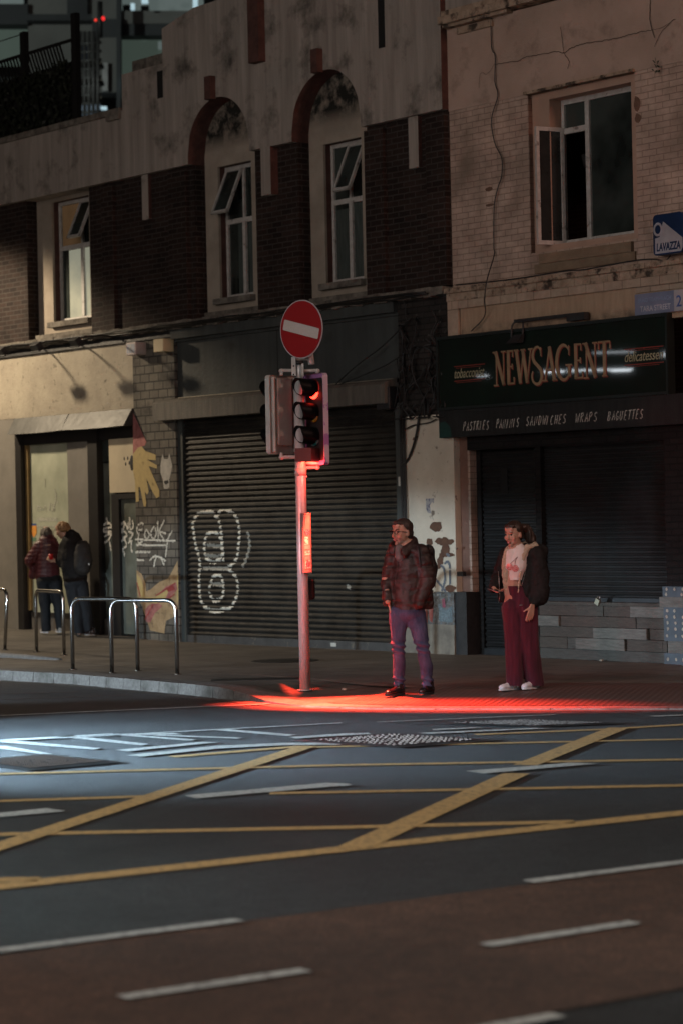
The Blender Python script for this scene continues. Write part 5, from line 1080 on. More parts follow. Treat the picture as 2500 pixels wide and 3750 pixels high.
# sticker-covered push button case on the pole
s2 = lambda x, y, Y: at(900+x/2.6125, 1700+y/2.6125, Y)-sig.location
zt_, zb_ = s2(570,465,PYD).z, s2(570,1050,PYD).z; Rc = Matrix.Rotation(math.radians(28), 4, 'Z') 
o = MB(); o.box(-.045,.062,-.105,-.045,zb_,zt_,Rc); cs_ = o.build('button_case', M('case metal', (.22,.21,.20), .4, metal=.2, ns=6), sig, bevel=.012)
o = MB(); o.box(-.033,.050,-.1075,-.1045,zb_+.02,zt_-.02,Rc); o.build('case_panel', M('case panel', (.25,.22,.21), .5, ns=6), cs_, bevel=0)
def sticker(y0, y1, mat, x0=-.026, x1=.043, rnd=False, o_=-.1095):
    z0, z1 = s2(570,y1,PYD).z, s2(570,y0,PYD).z; o = MB()
    if rnd: o.face([Rc@Vector(((x0+x1)/2+(x1-x0)/2*math.cos(t), o_, (z0+z1)/2+(z1-z0)/2*math.sin(t))) for t in [i*math.pi/8 for i in range(16)]])
    else: o.face([Rc@Vector(p) for p in ((x0,o_,z0),(x1,o_,z0+.004),(x1-.003,o_,z1),(x0+.002,o_,z1-.005))])
    o.build('sticker', mat, cs_)
SW = M('white sticker', (.6,.58,.56), .5, ns=60, lo=.44, hi=.5, col2=(.3,.1,.12)); SD = M('dark sticker', (.08,.03,.08), .5, ns=80, lo=.45, hi=.5, col2=(.3,.2,.25)); SR = M('grey sticker', (.36,.34,.34), .5)
sticker(620,680,SD,rnd=True); sticker(690,770,SW,x1=.02); sticker(775,815,SR); sticker(820,872,SW); sticker(880,915,SR); sticker(915,1000,SW); sticker(925,982,SD,-.014,.035,True,-.1115)
o = MB(); c = (s2(638,1100,PYD+.07), s2(638,1295,PYD+.07)); o.box(.045,.125,.0,.14,c[1].z,c[0].z); o.build('push_button_unit', VIS, sig, bevel=.02)
o = MB(); o.ell((.06,-.03,s2(560,120,PYD).z), (.01,.01,.01)); o.build('band_bolt', BRKT, sig)
# no-entry sign on top of the pole
ne = thing('no_entry_sign', 'round red no-entry sign with a tilted white bar on top of the signal pole', 'road sign', at(900+683/3.36, 1050+523/3.36, PYD-.12))
RN = Matrix.Rotation(math.radians(-43), 4, 'Z') @ Matrix.Rotation(math.radians(14.5), 4, 'Y')
def disc(r_, y, n=64): return [RN@Vector((r_*math.cos(i*2*math.pi/n), y, r_*math.sin(i*2*math.pi/n))) for i in range(n)]
o = MB(); A, B = disc(.310, 0), disc(.310, .006); o.face(A); o.face(B[::-1])
for i in range(64): o.face([A[i], A[(i+1)%64], B[(i+1)%64], B[i]])
o.build('plate', M('pale sign rim', (.42,.36,.36), .5), ne)
o = MB(); o.face(disc(.298, -.0025)); o.build('red_face', M('reflective red', (.26,.003,.005), .45, col2=(.24,.003,.004), ns=3), ne)
o = MB(); o.face([RN@Vector((x, -.005, z)) for x, z in rrect(-.262,.262,-.057,.057,.014)]); o.build('white_bar', M('reflective white', (.52,.46,.42), .5, col2=(.46,.40,.37), ns=80), ne)
o = MB(); c0 = Vector((.10,.06,-.31)); o.tube([c0+Vector((0,0,-.06)), c0+Vector((-.02,0,.12))], .034, 12); o.box(-.06,.06,.10,.13,-.32,-.17); o.build('clip', BRKT, ne)
# ------------------------------------------------------------------ people
SKIN = M('skin', (.42,.25,.18), .5, col2=(.38,.22,.155), ns=20); LIP = M('lips', (.34,.12,.10), .45); EYE = M('dark eye and brow', (.03,.02,.018), .3); STUBB = M('shaved beard shadow', (.33,.20,.15), .6, ns=60)  # dark tone marks the eyes and brows
EYEW = M('eye white', (.5,.46,.42), .3)
def lookf(deg):    # face direction, degrees from the camera side (-y) towards -x
    a = math.radians(deg); return Vector((-math.sin(a), -math.cos(a), 0))
def rotm(f, tilt=0):    # matrix with local -y along f
    a = math.atan2(f.x, -f.y); return Matrix.Rotation(a, 3, 'Z') @ Matrix.Rotation(tilt, 3, 'X')
def head_parts(mb, hc, f, k=1., tilt=0., fem=False):
    R = rotm(f, tilt); P = lambda x, y, z: hc+R@(Vector((x, -y, z))*k)      # x across, y forward, z up
    e = lambda c, r, **kw: mb.ell(P(*c), tuple(q*k for q in r), R, **kw)
    e((0,-.012,.035), (.074,.094,.088), seg=22, ring=14); e((0,.018,-.02), (.064,.070,.085), seg=20, ring=12)
    e((0,.030,-.072 if not fem else -.066), (.044 if not fem else .040,.044,.036)); e((0,.068,-.098 if not fem else -.092), (.022,.016,.018))
    e((0,.078,.028), (.050,.014,.012)); e((0,.070,.062), (.050,.020,.030))
    mb.cap(P(0,.088,.012), P(0,.108 if not fem else .100,-.026), .008*k, .013*k, n=10); e((0,.098 if not fem else .092,-.030), (.017,.012,.010), seg=10, ring=8)
    for s in (-1, 1):
        e((s*.040,.062,-.022), (.022,.022,.026), seg=12, ring=8); e((s*.076,-.008,-.004), (.009,.019,.032), R, seg=10, ring=8) if False else mb.ell(P(s*.076,-.008,-.004), (.009*k,.019*k,.032*k), R, seg=10, ring=8)
    e((0,.088,-.056), (.022,.011,.006)); e((0,.087,-.068), (.019,.012,.007))
    mb.cap(P(0,-.012,-.05), P(0,-.030,-.17), .052*k, .060*k)
    return P
def head_mat(P, k, beard=False):
    ey = [P(s*.031, .078, .010) for s in (-1, 1)]; lp = P(0, .095, -.062); ch = P(0, .05, -.085); br = [P(s*.034, .088, .033) for s in (-1, 1)]
    R = lambda c, p: (c-p).length
    def fn(c, n):
        for p in ey:
            if R(c, p) < .0105*k: return 2
        for p in br:
            d = c-p
            if abs(d.z) < .0045*k and d.length < .018*k: return 2
        d = c-lp
        if abs(d.z) < .013*k and d.length < .024*k: return 1
        if beard and R(c, ch) < .062*k and c.z < P(0, 0, -.035).z: return 3
        return 0
    return fn
def finger(mb, base, d, side_n, l, r_, curl, segs=3):
    """curling finger; d = direction, side_n = palm normal it curls towards"""
    p = base; pts = [p]; d = d.normalized(); ax = d.cross(side_n).normalized()
    for i in range(segs): d = Matrix.Rotation(curl, 3, ax) @ d; p = p+d*l*(.42, .32, .26)[i]; pts.append(p)
    mb.chain(pts, [r_, r_*.95, r_*.88, r_*.75]); return pts
def hand(mb, wrist, d, palm_n, k=1., curl=.35, thumb=1, spread=.05):
    """palm with five unequal fingers; d points from wrist to knuckles, palm_n is the palm side"""
    d = d.normalized(); n = palm_n.normalized(); s = d.cross(n).normalized()*thumb
    for i, o_ in enumerate((-.026, -.009, .009, .025)):
        mb.cap(wrist+s*o_*.6*k, wrist+(d*.085+s*o_*1.1)*k, .013*k, .0115*k, n=10)
    kn = []
    for o_, l, c in ((.029, .070, .9), (.010, .078, 1.), (-.010, .072, 1.05), (-.028, .056, 1.15)):
        kn.append(finger(mb, wrist+(d*.088+s*o_*1.1)*k, d+s*o_*spread*20, n, l*k, .0085*k, curl*c))
    finger(mb, wrist+(d*.03+s*.030)*k, (d+s*.9+n*.25), n+d*.2, .062*k, .0098*k, curl*.6); return kn
def persp(ox, oy, k, Y0): return lambda x, y, dy=0.: at(ox+x*k, oy+y*k, Y0+dy)
def quilt(z0, pitch, amp, wr=.006, seed=0):
    def fn(c, n):
        t = abs(((c.z-z0)/pitch) % 1-.5)*2     # 1 at a seam
        return float(-amp*max(0, t-.62)**1.3/.28+wr*noise.noise(Vector((c.x*9, c.y*9, c.z*26+seed)))+.004*noise.noise(c*40))
    return fn
def folds(amp, fx=10, fz=6, seed=0, zk=None):
    def fn(c, n):
        a = amp*noise.noise(Vector((c.x*fx+seed, c.y*fx, c.z*fz)))+amp*.4*noise.noise(Vector((c.x*fx*3, c.y*fx*3, c.z*fz*3+seed)))
        if zk:
            for z, w_ in zk: a += amp*1.6*math.exp(-((c.z-z)/w_)**2)*math.sin((c.z-z)*95+c.x*24)
        return float(a)
    return fn
def hairfn(amp, f=60): return lambda c, n: float(amp*noise.noise(Vector((c.x*f, c.y*f, c.z*f*.35))))
def project(ob_, p, from_dir=Vector((0,-1,0)), lift=.004):
    bvh = project.c.setdefault(ob_.name, None) or BVHTree.FromPolygons([v.co[:] for v in ob_.data.vertices], [q.vertices[:] for q in ob_.data.polygons]); project.c[ob_.name] = bvh
    h = bvh.ray_cast(p+from_dir*1.5, -from_dir); return (h[0]+from_dir*lift) if h[0] is not None else p
project.c = {}
# ---- the man
mp = persp(1300, 1850, .3190, 0); GM = ground(1472, 2548); YM = GM.y; mp = persp(1300, 1850, .3190, YM)
man = thing('person', 'man in glasses and dark quilted jacket with hands in the pockets of faded jeans', 'person', GM)
LM = -GM
def loc(p): return p+LM
m_ = lambda x, y, dy=0.: loc(mp(x, y, dy))
fM = lookf(52); kM = 1.10; hcM = m_(535, 318, 0)
b = MB(); PM = head_parts(b, hcM, fM, kM)
b.cap(m_(590,520,.02), m_(600,1100,.02), .13, .12, .7); b.cap(m_(600,1120,.02), m_(600,1260,.02), .13, .12, .8)
b.chain([m_(430,560,.08), m_(350,850,.08), m_(372,1110,-.02)], [.055,.045,.03]); b.chain([m_(770,560,-.05), m_(850,850,-.06), m_(715,1120,-.12)], [.06,.05,.032])
hand(b, m_(392,1135,.0), Vector((.28,.05,-1)), Vector((1,-.4,0)), 1., .2, -1); hand(b, m_(700,1145,-.085), Vector((-.25,.35,-.9)), Vector((-.6,.6,.2)), 1., .2, 1)
b.chain([m_(490,1260,.02), m_(500,1640,.0), m_(505,2060,.03)], [.085,.055,.04]); b.chain([m_(700,1260,0), m_(772,1640,-.05), m_(830,2060,-.02)], [.085,.055,.04])
b.cap(m_(505,2060,.03), m_(505,2150,.03), .04, .04); b.cap(m_(830,2060,-.02), m_(840,2150,-.02), .04, .04)
remesh(b, 'body', [SKIN, LIP, EYE, STUBB], man, .0065, 2, matfn=head_mat(PM, kM, True))
def hair_cap(P, k, parent, mat, fringe=.060, side=.01, amp=.006):
    h = MB(); R = lambda c, r: None
    for c, r in (((0,-.020,.052),(.083,.096,.086)), ((0,-.055,.005),(.070,.058,.085)), ((0,.045,.088),(.058,.048,.030))):
        h.ell(P(*c), tuple(q*k for q in r), P.R, seg=22, ring=14)
    def cutf(c):   # local coordinates
        l = P.R.inverted()@(c-P(0,0,0))/k; return Vector((l.x, -l.y, l.z))
    o = remesh(h, 'hair', mat, None, .007, 2, disp=hairfn(amp))
    bm = bmesh.new(); bm.from_mesh(o.data); kill = []
    for v in bm.verts:
        l = cutf(v.co)
        lim = fringe+.25*min(0, l.y-.06) if l.y > .02 else side-(.9*min(.1, max(0, .02-l.y)) if l.y < .0 else 0)
        if l.y > .035 and l.z < fringe+.012*noise.noise(l*40): kill.append(v)
        elif -.02 < l.y <= .035 and l.z < side+.02+ (l.y+.02)*.7: kill.append(v)
        elif l.y <= -.02 and l.z < -.085: kill.append(v)
    bmesh.ops.delete(bm, geom=kill, context='VERTS'); bm.to_mesh(o.data); bm.free(); o.parent = parent; return o
def wrapP(P, f, tilt=0): P.R = rotm(f, tilt); return P
class PP:
    def __init__(s, P, R): s.P = P; s.R = R
    def __call__(s, x, y, z): return s.P(x, y, z)
PMR = PP(PM, rotm(fM))
hair_cap(PMR, kM, man, M('short dark hair', (.028,.020,.016), .6, ns=50), fringe=.075, side=-.008)
g = MB(); R_ = PMR.R
for s in (-1, 1):
    c = PM(s*.033, .100, .006); ring = [c+R_@Vector((.024*math.cos(t)*kM, 0, .016*math.sin(t)*kM)) for t in [i*math.pi/8 for i in range(16)]]; g.tube(ring, .0035, 5, closed=True)
    g.tube([PM(s*.056,.098,.012), PM(s*.074,.05,.010), PM(s*.080,-.012,.004)], .0042, 5)
g.tube([PM(-.010,.101,.010), PM(.010,.101,.010)], .002, 5); g.build('glasses', M('dark spectacle frame', (.02,.01,.01), .25), man)
JK = M('dark brown nylon', (.034,.021,.019), .5, col2=(.020,.013,.012), ns=5, bump=.25, bs=26, spec=.4)
c = MB(); fB = lookf(30); rB = Vector((fB.y*-1, fB.x, 0))
c.chain([m_(600,560,.03), m_(595,800,.01), m_(590,1040,.01), m_(600,1170,.01)], [.165,.175,.175,.185], .72, fB)
c.ell(m_(600,520,.03), (.20,.12,.07), rotm(fB)); c.cap(m_(455,545,.07), m_(740,530,-.03), .075, .085)
c.chain([m_(440,560,.08), m_(362,850,.09), m_(368,1105,0)], [.082,.068,.052]); c.chain([m_(760,560,-.05), m_(835,860,-.08), m_(735,1120,-.13)], [.098,.088,.066])
c.cap(m_(800,900,.05), m_(820,1140,.04), .07, .075, .6)
jk = remesh(c, 'quilted_jacket', JK, man, .011, 3, disp=quilt(m_(600,560).z, m_(600,560).z-m_(600,696).z, .011, .012), cut=[(m_(600,1195), Vector((-.02,0,-1)))])
c = MB()    # stand-up collar
cc = [m_(470,500,-.05), m_(415,488,.0), m_(430,455,.09), m_(560,400,.16), m_(665,390,.12), m_(670,430,0), m_(590,490,-.09), m_(540,540,-.12)]
c.tube(smooth_pts(cc, 4), .034, 10); c.tube(smooth_pts([p+Vector((0,0,-.035)) for p in cc], 4), .042, 10); remesh(c, 'collar', JK, man, .009, 3, disp=folds(.006, 14, 14))
c = MB(); c.chain([m_(500,500,-.04), m_(515,600,-.06)], [.05,.05]); remesh(c, 'shirt', M('grey knit', (.14,.13,.13), .9, ns=40), man, .009, 2)
zp = [project(jk, m_(x, y, 0), lift=.005) for x, y in ((500,560),(485,640),(478,760),(462,850),(452,960),(445,1080),(452,1190))]; c = MB(); c.tube(smooth_pts(zp, 4), .0045, 6); c.build('zip', M('zip', (.05,.045,.045), .3, metal=.5), man)
zp = [project(jk, m_(x, y, 0), lift=.003) for x, y in ((640,900),(625,960),(612,1040),(625,1100))]; c = MB(); c.tube(smooth_pts(zp, 4), .004, 6); c.build('pocket_seam', BLK, man)
DEN = M('faded denim', (.070,.088,.165), .8, col2=(.032,.042,.09), ns=4, streak=(3,1.2), bump=.3, bs=90, spec=.25)
c = MB(); c.ell(m_(590,1225,.01), (.185,.125,.12), rotm(fB)); c.cap(m_(500,1240,.02), m_(500,1340,.015), .105, .10); c.cap(m_(690,1240,0), m_(700,1340,-.01), .108, .10)
c.chain([m_(492,1300,.015), m_(497,1640,-.01), m_(503,1850,.015), m_(505,2075,.03)], [.098,.066,.064,.056]); c.chain([m_(700,1300,0), m_(772,1640,-.06), m_(812,1850,-.04), m_(828,2070,-.02)], [.100,.068,.066,.056])
jn_ = remesh(c, 'jeans', DEN, man, .010, 2, disp=folds(.008, 9, 8, 2, ((m_(0,1640).z,.07),(m_(0,2030).z,.05))), cut=[(m_(500,2095), Vector((0,0,-1)))])
SHO = M('polished black leather', (.016,.010,.010), .16, spec=.7, coat=.4, ns=9)
def shoe(parent, heel, toe, mat, solem, name='shoe', h=.10, w=.046):
    d = (toe-heel); u_ = Vector((d.x, d.y, 0)).normalized(); L_ = d.length; s = u_.cross(Vector((0,0,1))); b0 = Vector((heel.x, heel.y, heel.z)); q = lambda a, z: b0+u_*a*L_+Vector((0,0,z))
    c = MB(); c.ell(q(.14,.045), (w*.82,w*.82,.05)); c.cap(q(.16,.045), q(.80,.036), w*.80, w*.86, .8, (0,0,1)); c.ell(q(.84,.032), (w*.95,w*.95,.030)); c.cap(q(.20,.06), q(.20,h+.02), w*.82, w*.80); c.cap(q(.30,h*.72), q(.62,.045), w*.62, w*.66)
    o = remesh(c, name, mat, parent, .007, 3, cut=[(b0+Vector((0,0,.012)), Vector((0,0,-1))), (b0+Vector((0,0,h+.015)), Vector((0,0,1)))])
    c = MB(); P_ = []
    for i in range(20):
        t = i*2*math.pi/20; a = .5+.53*math.cos(t); ww = w*(1.02 if math.cos(t) > 0 else .86)*(abs(math.sin(t))**.75)*(1 if math.sin(t) > 0 else -1); P_.append(b0+u_*a*L_+s*ww)
    for z0, z1 in ((0, .020),):
        A = [c.bm.verts.new(p+Vector((0,0,z0))) for p in P_]; B = [c.bm.verts.new(p+Vector((0,0,z1))) for p in P_]; c.bm.faces.new(A[::-1]); c.bm.faces.new(B)
        for i in range(20): c.bm.faces.new((A[i], A[(i+1)%20], B[(i+1)%20], B[i]))
    c.build('sole', solem, o); return o
def gz(p, parent): w = p+parent.location; p = p.copy(); p.z = pavz(w.x, w.y)-parent.location.z+.006; return p
SOLE = M('black rubber sole', (.012,.012,.012), .6)
shoe(man, gz(m_(560,2170,.03), man), gz(m_(352,2190,-.10), man), SHO, SOLE); shoe(man, gz(m_(890,2190,0), man), gz(m_(752,2200,-.14), man), SHO, SOLE)
# his rucksack
rk = thing('backpack', 'black rucksack on the back of the man in glasses', 'backpack', GM+m_(860,950,.2)); lr = lambda x, y, dy: mp(x, y, dy)-rk.location
BAG = M('black nylon', (.013,.013,.014), .6, ns=9, bump=.4, bs=30)
c = MB(); c.chain([lr(835,560,.10), lr(855,700,.11), lr(845,880,.11)], [.065,.080,.075], .9); c.ell(lr(835,520,.08), (.06,.08,.06)); c.ell(lr(880,840,.09), (.042,.05,.07)); remesh(c, 'bag_body', BAG, rk, .012, 2, disp=folds(.012, 12, 12, 5))
c = MB(); SP = [project(jk, m_(x, y, 0), lift=.010) for x, y in ((715,470),(722,540),(728,620),(745,700))]; SP = [p+GM-rk.location for p in SP]; c.tube(smooth_pts(SP, 4), .014, 6); c.tube([lr(900,850,.1), lr(918,900,.08), lr(914,950,.08)], .004, 4); c.build('strap', BAG, rk)
# ---- the woman
GW = ground(1700+640*.3190, 1850+2125*.3190); wp = persp(1700, 1850, .3190, GW.y)
wom = thing('person', 'woman with a ponytail in a white cherry-print top and burgundy trousers, holding a phone', 'person', GW)
w_ = lambda x, y, dy=0.: wp(x, y, dy)-GW
fW = lookf(40); kW = 1.05; hcW = w_(560, 340, 0); tW = .10
b = MB(); PW = head_parts(b, hcW, fW, kW, tW, True)
b.chain([w_(590,560,.02), w_(565,720,0), w_(548,890,0), w_(590,1150,.02)], [.12,.11,.095,.13], .75); b.chain([w_(540,1200,.02), w_(570,1640,0), w_(575,2040,0)], [.085,.05,.038]); b.chain([w_(690,1200,0), w_(750,1640,.02), w_(800,2030,.03)], [.085,.05,.038])
b.chain([w_(470,560,.06), w_(385,830,.05), w_(330,960,-.10)], [.045,.036,.026]); b.chain([w_(800,570,0), w_(850,860,0), w_(770,1140,-.06)], [.05,.04,.026])
b.cap(w_(575,2040,0), w_(560,2100,0), .035, .035); b.cap(w_(800,2030,.03), w_(780,2090,.02), .035, .035)
kn1 = hand(b, w_(775,1150,-.13), Vector((-.22,-.02,-1)), Vector((-.45,.9,.1)), 1.05, .16, -1, 0)
kn2 = hand(b, w_(330,965,-.11), Vector((.45,-.55,-.22)), Vector((0,-.2,1)), .95, .42, 1)
remesh(b, 'body', [SKIN, LIP, EYE, STUBB], wom, .0065, 2, matfn=head_mat(PW, kW))
PWR = PP(PW, rotm(fW, tW)); HR = M('brown tied hair', (.035,.020,.014), .45, ns=60, col2=(.02,.012,.009))
hair_cap(PWR, kW, wom, HR, fringe=.064, side=-.020, amp=.004)
c = MB(); c.chain([w_(668,262,.06), w_(705,275,.10), w_(735,340,.11), w_(760,400,.10), w_(790,455,.09)], [.045,.052,.058,.050,.018]); remesh(c, 'ponytail', HR, wom, .009, 2, disp=hairfn(.012, 40))
WT = M('white cotton top', (.70,.64,.62), .85, col2=(.64,.58,.56), ns=5)
c = MB(); c.chain([w_(598,555,.02), w_(580,690,-.01), w_(560,800,0), w_(556,900,0)], [.112,.120,.104,.098], .80, fW); c.ell(w_(540,690,-.06), (.055,.045,.055)); c.ell(w_(600,690,-.05), (.055,.045,.055)); c.cap(w_(500,565,.04), w_(690,560,.0), .05, .05); c.chain([w_(525,560,-.02), w_(515,700,-.03)], [.055,.06])
c.ell(w_(600,512,.0), (.085,.07,.03)); top_ = remesh(c, 'cropped_top', WT, wom, .009, 3, disp=folds(.003, 12, 20), cut=[(w_(550,858), Vector((0,0,-1)))])
CH = M('sequin cherry red', (.42,.04,.035), .35, col2=(.66,.30,.28), ns=160, lo=.5, hi=.56, metal=.2)
for x, y in ((506,706),(572,724)):
    ctr = w_(x, y, 0); ring = [project(top_, ctr+Vector((.033*q_*math.cos(t), 0, .035*q_*math.sin(t))), lift=.003) for q_, t in [(1, i*math.pi/9) for i in range(18)]]; pc = project(top_, ctr, lift=.003)
    c = MB()
    for i in range(18): c.face([pc, ring[i], ring[(i+1)%18]])
    c.build('cherry_print', CH, wom)
c = MB()
for pts in ([(515,672),(560,628),(598,592)], [(566,690),(572,640),(598,592)], [(598,592),(586,606)]):
    P_ = [project(top_, w_(x, y, 0), lift=.002) for x, y in smooth_pts(pts, 4)]; c.tube(P_, .003, 4)
c.build('cherry_stems', M('cherry stem', (.20,.03,.025), .6), wom)
BUR = M('burgundy velour', (.075,.009,.022), .85, col2=(.048,.006,.016), ns=5, streak=(4,1), spec=.3); BUR.node_tree.nodes['Principled BSDF'].inputs['Sheen Weight'].default_value = .15
c = MB(); c.chain([w_(548,915,0), w_(590,1060,.02), w_(620,1180,.02)], [.105,.140,.155], .72, fW); c.chain([w_(545,1180,.01), w_(560,1500,0), w_(572,1800,0), w_(572,2070,.0)], [.118,.096,.088,.090]); c.chain([w_(700,1180,.02), w_(725,1500,.01), w_(765,1800,.03), w_(800,2060,.04)], [.128,.108,.100,.092])
remesh(c, 'trousers', BUR, wom, .010, 2, disp=folds(.017, 11, 1.6, 4), cut=[(w_(548,925), Vector((0,0,1))), (w_(700,2070), Vector((-.05,0,-1)))])
WSH = M('white trainer leather', (.62,.61,.64), .5, col2=(.5,.49,.52), ns=25, bump=.2); WSO = M('white rubber sole', (.55,.54,.55), .6)
shoe(wom, gz(w_(615,2110,.03), wom), gz(w_(402,2125,-.10), wom), WSH, WSO, 'trainer', .10, .045); shoe(wom, gz(w_(850,2085,.06), wom), gz(w_(668,2118,-.08), wom), WSH, WSO, 'trainer', .10, .045)
# jacket: black shell, fleece lining
BJ = M('black padded cloth', (.013,.012,.012), .75, spec=.22, ns=9, bump=.3, bs=30); FL = M('cream fleece', (.50,.40,.30), .95, col2=(.40,.31,.225), ns=50, bump=.8, bs=90)
c = MB(); c.chain([w_(470,560,.07), w_(395,820,.07), w_(330,945,-.06)], [.070,.072,.058]); c.cap(w_(455,600,.05), w_(430,1060,.02), .048, .052, .7)
c.chain([w_(822,560,.01), w_(858,800,0), w_(856,1060,-.01)], [.088,.100,.100]); c.chain([w_(868,980,-.02), w_(795,1115,-.06)], [.090,.055]); c.chain([w_(745,560,.02), w_(705,860,0), w_(700,1070,0)], [.075,.080,.078], .8)
c.chain([w_(560,540,.16), w_(600,800,.16), w_(640,1090,.14)], [.10,.12,.12], .6); c.cap(w_(700,540,.10), w_(750,1070,.10), .10, .12); c.chain([w_(800,490,.10), w_(880,520,.10), w_(890,590,.08)], [.06,.07,.055])
jw = remesh(c, 'jacket', BJ, wom, .012, 3, disp=folds(.016, 8, 10, 9), cut=[(w_(700,1190), Vector((0,0,-1)))])
c = MB(); c.chain([w_(490,520,-.02), w_(462,640,-.045), w_(462,800,-.05), w_(468,950,-.045), w_(474,1060,-.03)], [.030,.036,.034,.024,.008], .5)
c.chain([w_(720,480,-.02), w_(675,580,-.07), w_(648,700,-.09), w_(628,850,-.10), w_(612,1000,-.09)], [.034,.024,.016,.012,.009], .7)
c.chain([w_(545,478,.03), w_(500,500,.01), w_(480,540,-.01)], [.030,.030,.030]); c.chain([w_(560,470,.09), w_(700,455,.13), w_(790,450,.10), w_(815,470,.02), w_(740,480,-.02)], [.03,.036,.036,.030,.026]); remesh(c, 'fleece_lining', FL, wom, .008, 2, disp=folds(.006, 40, 40, 3))
c = MB(); c.tube([project(jw, w_(x, y, 0), lift=.004) for x, y in smooth_pts([(706,680),(690,760),(668,850),(645,940),(634,1050),(628,1150)], 4)], .0035, 5); c.tube([w_(628,1150,-.13), w_(665,1143,-.14)], .006, 5); c.tube([w_(385,760,-.09), w_(395,900,-.10), w_(402,1040,-.08), w_(388,1120,-.07)], .003, 5); c.build('zip', M('steel zip', (.6,.58,.55), .3, metal=.8, ns=200, lo=.45, hi=.55, col2=(.1,.1,.1)), wom)
ph = thing('phone', 'phone in the raised hand of the woman with the ponytail', 'phone', GW+w_(340,985,-.2)); pz = wp(345,975,-.175)-ph.location
RP = Matrix.Translation(pz) @ Matrix.Rotation(math.radians(-42), 4, 'Z') @ Matrix.Rotation(math.radians(14), 4, 'Y'); c = MB(); c.box(-.072,.072,-.036,.036,-.004,.004,RP); c.build('case', M('phone edge', (.4,.4,.42), .25, metal=.6), ph, bevel=.002)
c = MB(); c.face([RP@Vector(p) for p in ((-.068,-.032,.0052),(.068,-.032,.0052),(.068,.032,.0052),(-.068,.032,.0052))]); c.build('screen', M('dark phone screen', (.01,.01,.012), .1), ph)
# ---- the two people at the shop window
GP = ground(50+560*.2338, 1850+2000*.2338); print('p1', so(GP), GP); pp = persp(50, 1850, .2338, GP.y); p1 = thing('person', 'grey-haired person in a maroon puffer jacket seen from behind at the shop window', 'person', GP)
a_ = lambda x, y, dy=0.: pp(x, y, dy)-GP
GHR = M('grey hair', (.13,.11,.09), .7, ns=40, col2=(.06,.05,.04)); b = MB(); hc = a_(515,460,.06); fP = lookf(150); PH = head_parts(b, hc, fP, 1., .35)
b.chain([a_(540,620,.0), a_(540,1100,.0)], [.14,.14], .8); b.chain([a_(380,660,0), a_(250,860,.05), a_(300,1010,.22)], [.05,.045,.03]); b.chain([a_(660,680,0), a_(700,900,.05), a_(600,930,.25)], [.05,.045,.03]); hand(b, a_(310,1010,.24), Vector((.3,.9,.1)), Vector((0,.2,-1)), 1, .4, 1); hand(b, a_(595,925,.27), Vector((-.3,.9,.1)), Vector((0,.2,-1)), 1, .4, -1)
b.chain([a_(470,1150,0), a_(500,1600,0), a_(520,1960,0)], [.09,.055,.04]); b.chain([a_(660,1150,.02), a_(720,1600,.04), a_(740,1920,.06)], [.09,.055,.04]); remesh(b, 'body', [SKIN, LIP, EYE, STUBB], p1, .011, 2, matfn=head_mat(PH, 1))
h = MB(); h.ell(a_(525,450,.02), (.088,.09,.105)); h.ell(a_(500,430,.05), (.08,.09,.08)); remesh(h, 'hair', GHR, p1, .012, 2, disp=hairfn(.015, 40))
MAR = M('maroon puffer nylon', (.095,.018,.022), .5, col2=(.065,.012,.015), ns=6, bump=.2, bs=20); c = MB()
c.chain([a_(540,600,.0), a_(540,800,.0), a_(530,1090,.02)], [.16,.185,.20], .7); c.cap(a_(420,610,0), a_(640,600,0), .07, .07); c.cap(a_(530,520,.03), a_(535,580,.01), .07, .09)
c.chain([a_(400,640,0), a_(255,870,.05), a_(310,1000,.20)], [.085,.085,.06]); c.chain([a_(660,660,0), a_(700,880,.06), a_(610,930,.22)], [.08,.075,.055]); c.cap(a_(330,1030,.1), a_(300,1100,.12), .08, .07)
remesh(c, 'puffer_jacket', MAR, p1, .015, 2, disp=quilt(0, .062, .010, .006), cut=[(a_(500,1160), Vector((0,0,-1)))])
NVY = M('dark navy cloth', (.007,.010,.014), .8, ns=8); c = MB(); c.ell(a_(550,1150,0), (.18,.12,.10)); c.chain([a_(470,1180,0), a_(500,1600,0), a_(515,1960,0)], [.115,.085,.075]); c.chain([a_(650,1180,.02), a_(715,1600,.04), a_(735,1920,.06)], [.115,.085,.07]); remesh(c, 'trousers', NVY, p1, .014, 2, disp=folds(.012, 8, 5), cut=[(a_(500,1975), Vector((0,0,-1)))])
GSH = M('pale trainers', (.36,.32,.28), .7, ns=20)
shoe(p1, Vector((*a_(540,2010,-.05).xy, .0)), Vector((*a_(440,1990,.14).xy, .0)), GSH, WSO, 'trainer'); shoe(p1, Vector((*a_(740,1990,.0).xy, .0)), Vector((*a_(690,1970,.2).xy, .0)), GSH, WSO, 'trainer')
GQ = ground(50+1080*.2338, 1850+2040*.2338); print('p2', so(GQ), GQ); pq = persp(50, 1850, .2338, GQ.y); p2 = thing('person', 'fair-haired person in black leaning towards the one in maroon', 'person', GQ)
q_2 = lambda x, y, dy=0.: pq(x, y, dy)-GQ
b = MB(); hc = q_2(765,385,.05); fQ = lookf(118); PH = head_parts(b, hc, fQ, 1.05, .38); b.chain([q_2(930,600,0), q_2(960,1150,0)], [.14,.14], .8); b.cap(hc+Vector((.03,0,-.08)), q_2(880,520,.0), .06, .07)
